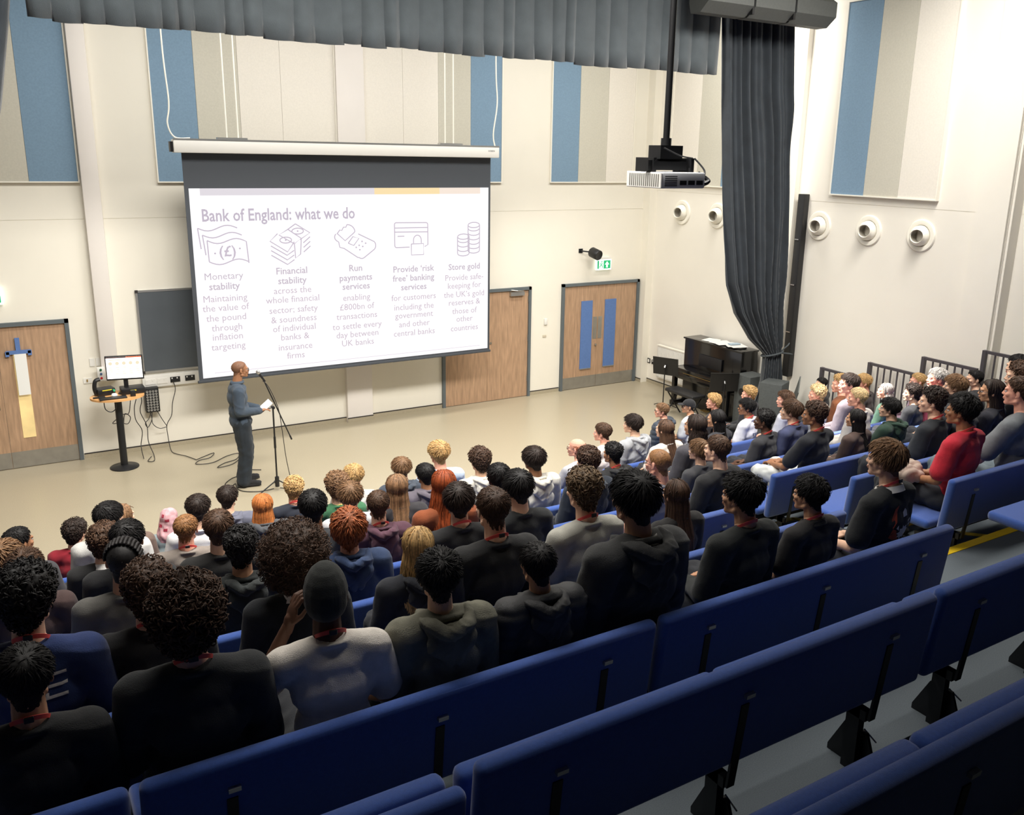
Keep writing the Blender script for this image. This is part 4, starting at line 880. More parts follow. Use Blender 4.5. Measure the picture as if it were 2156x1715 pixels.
# ---- hair
def e0f(phi, style):
    a = [0, 35, 60, 75, 90, 105, 120, 150, 180]
    e = {'std': [42, 38, 22, -2, 16, -10, -38, -47, -49], 'long': [44, 40, 15, -10, -20, -30, -40, -50, -55], 'ring': [200, 200, 60, 5, 16, -10, -38, -46, -48], 'high': [44, 40, 30, 24, 28, 20, 5, -8, -12]}[style]
    return math.radians(float(np.interp(abs(math.degrees(phi)), a, e)))
HC = np.array((0, -.012, .0))
def scalp(phi, e):
    d = Vector((math.cos(e) * math.sin(phi), math.cos(e) * math.cos(phi), math.sin(e)))
    c = Vector(HC); h = BV.ray_cast(c + d * .4, -d)
    if h[0] is None: return c + d * .09, d
    return h[0], h[1]
def hairmesh(name, seed, line='std', top=.03, side=.014, n=700, ln=.035, lr=.0035, kind='straight', amp=.004, frq=90., big=None, shrink_nape=1., lift=.35, cap=True, up=.2):
    r_ = random.Random(seed); V = []; F = []; LK = []; N = 0
    def T(phi, e):
        e_ = e0f(phi, line); ed = min(1, max(0, (e - e_) / .30)); k = min(1, max(0, (math.degrees(e) - 5) / 50)); k = k * k * (3 - 2 * k)
        if big: 
            t = big * (1 - .25 * max(0, math.cos(phi)) * math.cos(e)); return t * (ed ** .5)
        t = side + (top - side) * k
        if line == 'ring' and e > .6: return .0006
        if abs(phi) > 2.0: t *= (shrink_nape + (1 - shrink_nape) * min(1, max(0, (e + .7) / .9)))
        return max(.001, t * (ed ** .6))
    if cap:
        A, B2 = 72, 40; idx = {}
        for j in range(B2 + 1):
            e = -1.15 + (PI / 2 + 1.15) * j / B2
            for i in range(A):
                phi = -PI + 2 * PI * i / A; e_ = e0f(phi, line); inside = e >= e_
                ee = max(e, e_); b_, nn = scalp(phi, ee); d = (b_ - Vector(HC)).normalized(); t = T(phi, ee) if inside else -.004
                nz_ = noise.noise(Vector(b_) * frq + Vector((seed * 3.1, 0, 0))) + .5 * noise.noise(Vector(b_) * frq * 2.3)
                t2 = t * .82 + amp * nz_ * min(1, t / .008) if inside else t
                P = b_ + d * t2; V.append(tuple(P)); LK.append(.12 + .2 * (nz_ + .5))
        for j in range(B2):
            for i in range(A):
                a = j * A + i; b_ = j * A + (i + 1) % A; F.append((a, b_, b_ + A, a + A))
        N = len(V)
    # locks
    crown = Vector((0.02 * r_.uniform(-1, 1), -.065, .105))
    cnt = 0; paths = []; rad = []
    while cnt < n:
        z = r_.uniform(-.86, .55 if line == 'ring' else 1); e = math.asin(z); phi = r_.uniform(-PI, PI)
        if e < e0f(phi, line) + .02: continue
        b_, nn = scalp(phi, e); d = (b_ - Vector(HC)).normalized(); t = T(phi, e); cnt += 1
        if kind == 'straight':
            fl = (b_ - crown); fl -= d * fl.dot(d)
            if fl.length < .01: fl = Vector((r_.uniform(-1, 1), r_.uniform(-1, 1), 0))
            fl.normalize(); fl = (fl + Vector((r_.uniform(-.35, .35), r_.uniform(-.35, .35), r_.uniform(-.2, .2)))).normalized(); fl -= d * fl.dot(d); 
            l = ln * r_.uniform(.6, 1.2) * min(1, .35 + t / max(top, .001)); st = b_ + d * t * r_.uniform(.55, .85)
            paths.append([st + fl * l * s_ + d * (l * lift * math.sin(s_ * 2.2) * .5 - l * .15 * s_ * s_) for s_ in (0, .33, .66, 1)]); rad.append(lr * r_.uniform(.7, 1.3))
        else:
            u = d.orthogonal().normalized(); w_ = d.cross(u); a0 = r_.uniform(0, 6.28); R_ = ln * r_.uniform(.5, 1.1); st = b_ + d * (t * r_.uniform(.45, 1.0)); tw = r_.uniform(2.5, 5)
            ax = (u * math.cos(a0) + w_ * math.sin(a0)); bx_ = d.cross(ax)
            paths.append([st + ax * (R_ * math.cos(s_ * tw)) + d * (R_ * up * 3 * math.sin(s_ * tw)) + bx_ * R_ * .8 * (s_ - .5) for s_ in (0, .33, .66, 1)]); rad.append(lr * r_.uniform(.7, 1.3))
    addstr(V, F, LK, paths, rad, r_)
    return finish(name, V, F, LK)
def addstr(V, F, LK, paths, rad, r_, taper=True):
    for P, r in zip(paths, rad):
        n0 = len(V); lk = r_.random(); k_ = len(P)
        for i, p in enumerate(P):
            d = (P[min(i + 1, k_ - 1)] - P[max(i - 1, 0)]);
            if d.length < 1e-8: d = Vector((0, 0, 1))
            d.normalize(); u = d.orthogonal().normalized() if i == 0 else (u - d * u.dot(d)).normalized(); w_ = d.cross(u)
            rr = r * (1 - .75 * (i / (k_ - 1)) ** 2 if taper else 1)
            for a in (0, 2.094, 4.189): V.append(tuple(p + u * (rr * math.cos(a)) + w_ * (rr * math.sin(a)))); LK.append(lk)
        for i in range(k_ - 1):
            for a in range(3): x = n0 + i * 3 + a; y = n0 + i * 3 + (a + 1) % 3; F.append((x, y, y + 3, x + 3))
def finish(name, V, F, LK):
    for s_ in (-1, 1):   # eyebrows
        pass
    me = bpy.data.meshes.new(name); me.from_pydata(V, [], F); me.polygons.foreach_set('use_smooth', [True] * len(F))
    at = me.attributes.new('lock', 'FLOAT', 'POINT'); at.data.foreach_set('value', [min(1, max(0, x)) for x in LK])
    me.materials.append(mat('hair_base', (60, 45, 35), .5)); return me
def longhair(name, seed, ln=.34, wave=.0, wd=1.0, n=420, fr=True, curl=0.):
    r_ = random.Random(seed); V = []; F = []; LK = []
    A, B2 = 60, 26
    paths = []; rad = []
    def env(z, phi):
        # z below -.03: returns xy position of hanging sheet
        t = min(1, max(0, (-.03 - z) / .3)); hw = (.088 + .018 * math.sin(t * 2.6)) * wd; x = hw * math.sin(phi) * (1.0 - .10 * t)
        yb = np.interp(-z, [.03, .10, .17, .24, .30, .42], [-.104, -.106, -.118, -.145, -.172, -.182])
        c = math.cos(phi); y = yb * (-c) ** .6 if c < 0 else .02 * c
        y = yb + (0.10 + yb * 0) * (1 - max(0, -c) ** .7) * 1.0 if c < 0 else -.0
        return x, y
    for k in range(n):
        phi = PI + r_.uniform(-2.05, 2.05); ph = (phi + PI) % (2 * PI) - PI; e1 = r_.uniform(.6, 1.45)
        P = []; off = r_.uniform(.010, .020); L = ln * r_.uniform(.85, 1.05)
        for e in np.linspace(e1, -.15, 6):
            b_, nn = scalp(ph, float(e)); d = (b_ - Vector(HC)).normalized(); P.append(b_ + d * off)
        last = P[-1]; zz = last.z
        for s_ in np.linspace(.12, 1, 8):
            z = zz - (L + zz + .02) * s_; x, y = env(z, ph); tt = min(1, s_ * 2.2); x = last.x + (x - last.x) * tt; y = last.y + (y - last.y) * tt
            wv = wave * math.sin(s_ * 9 + k * .9) + curl * math.sin(s_ * 26 + k * 2.7)
            P.append(Vector((x + wv + .004 * math.sin(k * 1.7), y - off * .8 + wave * .7 * math.cos(s_ * 9 + k) + curl * math.cos(s_ * 26 + k * 2.7), z)))
        paths.append(P); rad.append(.0062 * r_.uniform(.7, 1.3))
    addstr(V, F, LK, paths, rad, r_)
    me1 = finish(name + '_s', V, F, LK)
    cap_ = hairmesh(name + '_c', seed, 'long', .018, .014, 60, .04, .004, 'straight', .001, 40)
    v1, v2 = mv(me1), mv(cap_); l1 = [0.] * len(v1); me1.attributes['lock'].data.foreach_get('value', l1); l2 = [0.] * len(v2); cap_.attributes['lock'].data.foreach_get('value', l2)
    me = join(name, [(v1, mf(me1), 0), (v2, mf(cap_), 0)]); at = me.attributes.new('lock', 'FLOAT', 'POINT'); at.data.foreach_set('value', list(l1) + [.35] * len(l2)); me.materials.append(mat('hair_base', (60, 45, 35), .5)); return me
HAIR = {}
def hair(style, var=0):
    key = (style, var)
    if key in HAIR: return HAIR[key]
    s_ = hash(style) % 50 if 0 else sum(map(ord, style)) + var * 17
    f = {
     'short': lambda: hairmesh('hair', s_, 'std', .028, .011, 1700, .034, .0024, lift=.25, shrink_nape=.5),
     'crop': lambda: hairmesh('hair', s_, 'std', .020, .007, 1700, .022, .0021, lift=.3, shrink_nape=.4),
     'mop': lambda: hairmesh('hair', s_, 'std', .032, .016, 2000, .050, .0026, lift=.22, shrink_nape=.45),
     'messy': lambda: hairmesh('hair', s_, 'std', .038, .015, 2000, .034, .0026, lift=.75, amp=.009, frq=55, shrink_nape=.4),
     'buzz': lambda: hairmesh('hair', s_, 'std', .007, .005, 250, .008, .002, amp=.001),
     'ring': lambda: hairmesh('hair', s_, 'ring', .010, .009, 350, .018, .0025, amp=.001, cap=False),
     'wavy': lambda: hairmesh('hair', s_, 'std', .042, .018, 900, .018, .0042, 'curl', amp=.012, frq=60, shrink_nape=.7),
     'curly': lambda: hairmesh('hair', s_, 'std', .055, .032, 1300, .013, .0036, 'curl', amp=.016, frq=55, up=.3),
     'curlytop': lambda: hairmesh('hair', s_, 'std', .046, .010, 1100, .011, .0034, 'curl', amp=.012, frq=60, shrink_nape=.5, up=.3),
     'bigcurly': lambda: hairmesh('hair', s_, 'std', 0, 0, 2600, .015, .0036, 'curl', amp=.022, frq=38, big=.064, up=.35),
     'afro': lambda: hairmesh('hair', s_, 'std', 0, 0, 4200, .0115, .0026, 'curl', amp=.012, frq=60, big=.115, up=.35),
     'shag': lambda: hairmesh('hair', s_, 'long', .040, .036, 1100, .050, .0045, lift=.5, amp=.008, frq=60),
     'long': lambda: longhair('hair', s_, .34), 'longer': lambda: longhair('hair', s_, .42), 'longwavy': lambda: longhair('hair', s_, .42, .010), 'longcurl': lambda: longhair('hair', s_, .26, .004, 1.15, 420, curl=.007), 'redlong': lambda: longhair('hair', s_, .44, .006, 1.15, 520),
     'ponytail': lambda: longhair('hair', s_, .40, .004, .75),
     'braids': braids, 'bob': lambda: longhair('hair', s_, .19, .004, 1.15, 380),
    }[style]
    HAIR[key] = f(); return HAIR[key]
def braids():
    base = hairmesh('hair_b', 5, 'std', .010, .008, 60, .01, .003, amp=.001); V = [tuple(x) for x in mv(base)]; F = mf(base); LK = [.1] * len(V); r_ = random.Random(4)
    for k in range(15):
        a = math.radians(-84 + 12 * k); P = []; 
        for s_ in np.linspace(0, 1, 16):
            # arc over the head from forehead to the crown
            th = math.radians(45 + 70 * s_); x = math.sin(a) * .9
            d = Vector((x, math.cos(th) * math.cos(a * .5), math.sin(th) * math.cos(a) + .25)).normalized(); ph = math.atan2(d.x, d.y); e = math.asin(d.z)
            if e < e0f(ph, 'std'): continue
            b_, _ = scalp(ph, e); P.append(b_ + d * (.014 + .004 * math.sin(s_ * 50)))
        if len(P) > 3:
            n0 = len(V)
            m = MB(); m.tube(P, [.0085 + .0018 * math.sin(i * 2.6) for i in range(len(P))], 8); V += m.v; F += [tuple(i + n0 for i in f) for f in m.f]; LK += [.9] * len(m.v)
    return finish('hair', V, F, LK)
def shell(name, line_z, infl, m, extra=None, vox=.008, keep=None):
    """cloth cap over the skull: inflated head prims cut below a plane"""
    p = PR(); p.ell((0, -.014, .034), (.078 + infl, .099 + infl, .088 + infl)); p.ell((0, -.035, -.0), (.074 + infl, .074 + infl, .075 + infl))
    if extra: extra(p)
    me = remesh(p, vox, 3, name); bm = bmesh.new(); bm.from_mesh(me)
    if keep:
        bmesh.ops.delete(bm, geom=[v for v in bm.verts if not keep(v.co)], context='VERTS')
    bm.to_mesh(me); bm.free(); me.polygons.foreach_set('use_smooth', [True] * len(me.polygons)); me.materials.append(m); return me
# ---- extras
def glasses_mesh():
    if 'g' in GAR: return GAR['g']
    m = MB()
    for s_ in (-1, 1):
        m.tube([(s_ * .032 + .022 * math.cos(a), .098 - .004 * abs(math.cos(a)), .002 + .018 * math.sin(a)) for a in [2 * PI * k / 16 for k in range(17)]], .0022, 5, False)
        m.tube([(s_ * .056, .094, .006), (s_ * .074, .06, .008), (s_ * .082, -.012, .004)], .0022, 5)
    m.tube([(-.01, .1, .005), (0, .103, .008), (.01, .1, .005)], .002, 5); GAR['g'] = m.mesh('glasses', None, True); GAR['g'].materials.append(blackm); return GAR['g']
redl = mat('red_lanyard', (224, 78, 72), .6)
def lanyard_mesh():
    if 'l' in GAR: return GAR['l'], GAR['lc']
    vs = []; n = 40; m = MB()
    for i in range(n + 1):
        a = 2 * PI * i / n; x, y = .0630 * math.sin(a), -.0625 * math.cos(a) - .022; z = .625 - y * .75 + (0 if y < 0 else -.3 * y); 
        for dz in (-.009, .009):
            for dr in (0, .003):
                k_ = 1 + dr / .07; vs.append((x * k_, y * k_ + .004, z + dz))
    fs = []
    for i in range(n):
        a = i * 4; b_ = a + 4
        fs += [(a, b_, b_ + 2, a + 2), (a + 1, a + 3, b_ + 3, b_ + 1), (a, a + 1, b_ + 1, b_), (a + 2, b_ + 2, b_ + 3, a + 3)]
    m.add(vs, fs); m.tube([(-.02, .07, .53), (0, .115, .40), (0, .12, .30)], .006, 6); m.tube([(.02, .07, .53), (0, .115, .40)], .006, 6)
    GAR['l'] = m.mesh('lanyard', redl, True)
    m = MB(); m.rbox(-.016, .016, -.092, -.083, .687 - .012, .687 + .010, .002, 1); GAR['lc'] = m.mesh('clasp', blackm); return GAR['l'], GAR['lc']
def collar_mesh():
    if 'c' in GAR: return GAR['c']
    m = MB(); pts = []
    vs = []; fs = []; n = 40
    for i in range(n + 1):
        a = 2 * PI * i / n
        for (r, dz) in ((.070, .028), (.088, -.008), (.094, -.012), (.076, .03)):
            x, y = r * math.sin(a), -r * math.cos(a); vs.append((x, y - .018, .609 + dz - (y * .35)))
    for i in range(n):
        for k in range(4): a = i * 4 + k; b_ = i * 4 + (k + 1) % 4; fs.append((a, b_, b_ + 4, a + 4))
    m.add(vs, fs); GAR['c'] = m.mesh('collar', None, True); GAR['c'].materials.append(papm); return GAR['c']
def decal(me, polys, m, parent, name='print', off=.004):
    tree = BVHTree.FromPolygons([tuple(x) for x in mv(me)], mf(me)); b_ = MB()
    for poly in polys:
        vs = []
        for x, z in poly:
            h = tree.ray_cast(Vector((x, -1, z)), Vector((0, 1, 0))); vs.append((h[0] + Vector((0, -off, 0))) if h[0] else Vector((x, -.13, z)))
        c = sum(vs, Vector()) / len(vs); h = tree.ray_cast(Vector((c.x, -1, c.z)), Vector((0, 1, 0))); c = h[0] + Vector((0, -off - .001, 0)) if h[0] else c
        b_.add([c] + vs, [(0, 1 + i, 1 + (i + 1) % len(vs)) for i in range(len(vs))])
    return b_.build(name, m, parent)
def stripe(x0, x1, z0, z1): return [[(x0 + (x1 - x0) * k / 4, z0), (x0 + (x1 - x0) * (k + 1) / 4, z0), (x0 + (x1 - x0) * (k + 1) / 4, z1), (x0 + (x1 - x0) * k / 4, z1)] for k in range(4)]

HCOL = dict(black=(26, 23, 23), dark=(48, 36, 30), brown=(86, 62, 46), lbrown=(132, 100, 72), blond=(196, 160, 108), lblond=(222, 196, 150), ginger=(176, 104, 56), red=(142, 66, 30), redb=(158, 90, 54), fair=(156, 112, 72), copper=(184, 112, 58), grey=(150, 145, 140), dbrown=(74, 53, 40), ash=(104, 84, 62))
SKIN = dict(L=(226, 182, 154), P=(232, 170, 146), M=(196, 148, 116), T=(158, 112, 82), D=(88, 60, 46))
def hairm(c): return mat('hair_' + c, HCOL[c], .6, nscale=60, namt=.25, lockvar=True, bump=.15, bscale=400, stretch=None, spec=.35)
def skinm(c): return mat('skin_' + c, SKIN[c], .55, nscale=30, namt=.05, spec=.3)
def clothm(c, rough=.9): return mat('cloth_%d_%d_%d' % c, c, rough, nscale=18, namt=.10, bump=.35, bscale=260, sheen=.1)
def setm(o, *ms):
    for i, m_ in enumerate(ms):
        if i < len(o.material_slots): o.material_slots[i].link = 'OBJECT'; o.material_slots[i].material = m_
def person(loc, scale, rz, yaw, style, hc, sk, top, tcol, label, ex='', tro=(34, 36, 42), pose='lap', var=0, fat=1., group='seated audience', J=None, wx=1.):
    kind = pose
    if J is None: J = seated(kind)
    t = empty('person', loc, rz, label, 'person', group); t.scale = (scale * wx, scale * wx, scale)
    b_ = link('body', body_mesh(kind, yaw, J), t); setm(b_, skinm(sk))
    g = link({'tee': 't_shirt', 'long': 'sweater', 'hoodie': 'hoodie', 'puffer': 'puffer_jacket', 'coat': 'coat', 'polo': 'polo_shirt'}[top], garment(kind, top, fat, J), t); setm(g, mat('washed_cloth', tcol, .9, nscale=7, namt=.45, bump=.4, bscale=200) if 'wash' in ex else clothm(tcol, .55 if top == 'puffer' else .9))
    if top in ('hoodie', 'coat', 'puffer'):
        hh = link('hood', hood_mesh(top), t); setm(hh, mat('washed_cloth', tcol, .9, nscale=7, namt=.45, bump=.4, bscale=200) if 'wash' in ex else clothm(tcol, .55 if top == 'puffer' else .9))
    tr = link('trousers', trousers(kind, J), t); setm(tr, clothm(tro))
    for k in 'LR':
        a = Vector(J['an' + k]); to = Vector(J['to' + k]); sh = link('shoe', shoe_mesh(), t, (a.x, a.y + .01, a.z - (.075 if kind != 'stand' else .055)), (0, 0, math.atan2(-(to.x - a.x), to.y - a.y))); setm(sh, clothm((228, 228, 226) if 'whiteshoe' in ex else ((190, 50, 60) if 'redshoe' in ex else (30, 30, 32))))
    hd = J['head']
    if style and style not in ('beanie', 'hijab', 'cap'):
        h = link('hair', hair(style, var), t, hd, (0, 0, yaw)); setm(h, hairm(hc))
        if 'hw' in ex: k_ = float(ex.split('hw')[1].split()[0]); h.scale = (k_, k_, k_)
    if style == 'beanie':
        me = shell('beanie', 0, .013, clothm(tcol), None, .007, lambda c: c.z > -.045 + .55 * (c.y + .02) and True)
        v = mv(me); v[:, 2] += np.clip(v[:, 2] - .06, 0, 1) * .35; 
        rb = .0015 * np.sin(np.arctan2(v[:, 0], v[:, 1] + .012) * 46); v[:, 0] *= 1 + rb * 8 * .4; v[:, 1] *= 1 + rb * 8 * .4; mset(me, v)
        h = link('beanie', me, t, hd, (0, 0, yaw)); setm(h, clothm((48, 50, 48)))
    if style == 'hijab':
        def exf(p):
            p.cap((0, -.035, -.02), (0, -.06, -.16), .088, .11); p.ell((0, -.05, -.22), (.15, .11, .05)); p.cap((0, .05, -.10), (0, .04, -.18), .06, .08)
        me = shell('headscarf', 0, .010, mat('pink_scarf', (205, 160, 165), .8, nscale=14, namt=.45), exf, .009, lambda c: not (c.y > .062 and -.085 < c.z < .055 and abs(c.x) < .05))
        v = mv(me); n_ = mn(me); mset(me, v + n_ * (.004 * wrk(v, 22., 3.))[:, None]); hs = link('headscarf', me, t, hd, (0, 0, yaw))
        me2 = mat('scarf_red', (150, 40, 60), .8)
        for k, (a, c_, z) in enumerate(((-.03, .0, .06), (.01, .05, .01), (-.06, -.02, -.05), (.0, .04, -.09))):
            decal(me, stripe(a, c_, z, z + .03), me2, hs, 'scarf_pattern', .002)
    if style == 'cap':
        me = shell('cap', 0, .010, clothm((28, 28, 32)), lambda p: None, .008, lambda c: c.z > .015 + .25 * (c.y)); h = link('cap', me, t, hd, (0, 0, yaw))
        m = MB(); m.prism([(-.07, .07), (-.06, .13), (-.03, .165), (.03, .165), (.06, .13), (.07, .07)], .038, .044); m.build('cap_peak', clothm((28, 28, 32)), h)
        h = link('hair', hair('buzz'), t, hd, (0, 0, yaw)); setm(h, hairm(hc))
    if 'glasses' in ex: link('glasses', glasses_mesh(), t, hd, (0, 0, yaw))
    if 'lanyard' in ex and kind != 'stand':
        a, c_ = lanyard_mesh(); l = link('lanyard', a, t)
        if 'clasp' in ex: link('clasp', c_, l)
    if 'collar' in ex:
        c_ = link('collar', collar_mesh(), t); cc = (235, 232, 226)
        if 'collargrey' in ex: cc = (150, 150, 158)
        if 'collardark' in ex: cc = (30, 30, 32)
        setm(c_, clothm(cc))
    if 'mask' in ex: pass
    return t
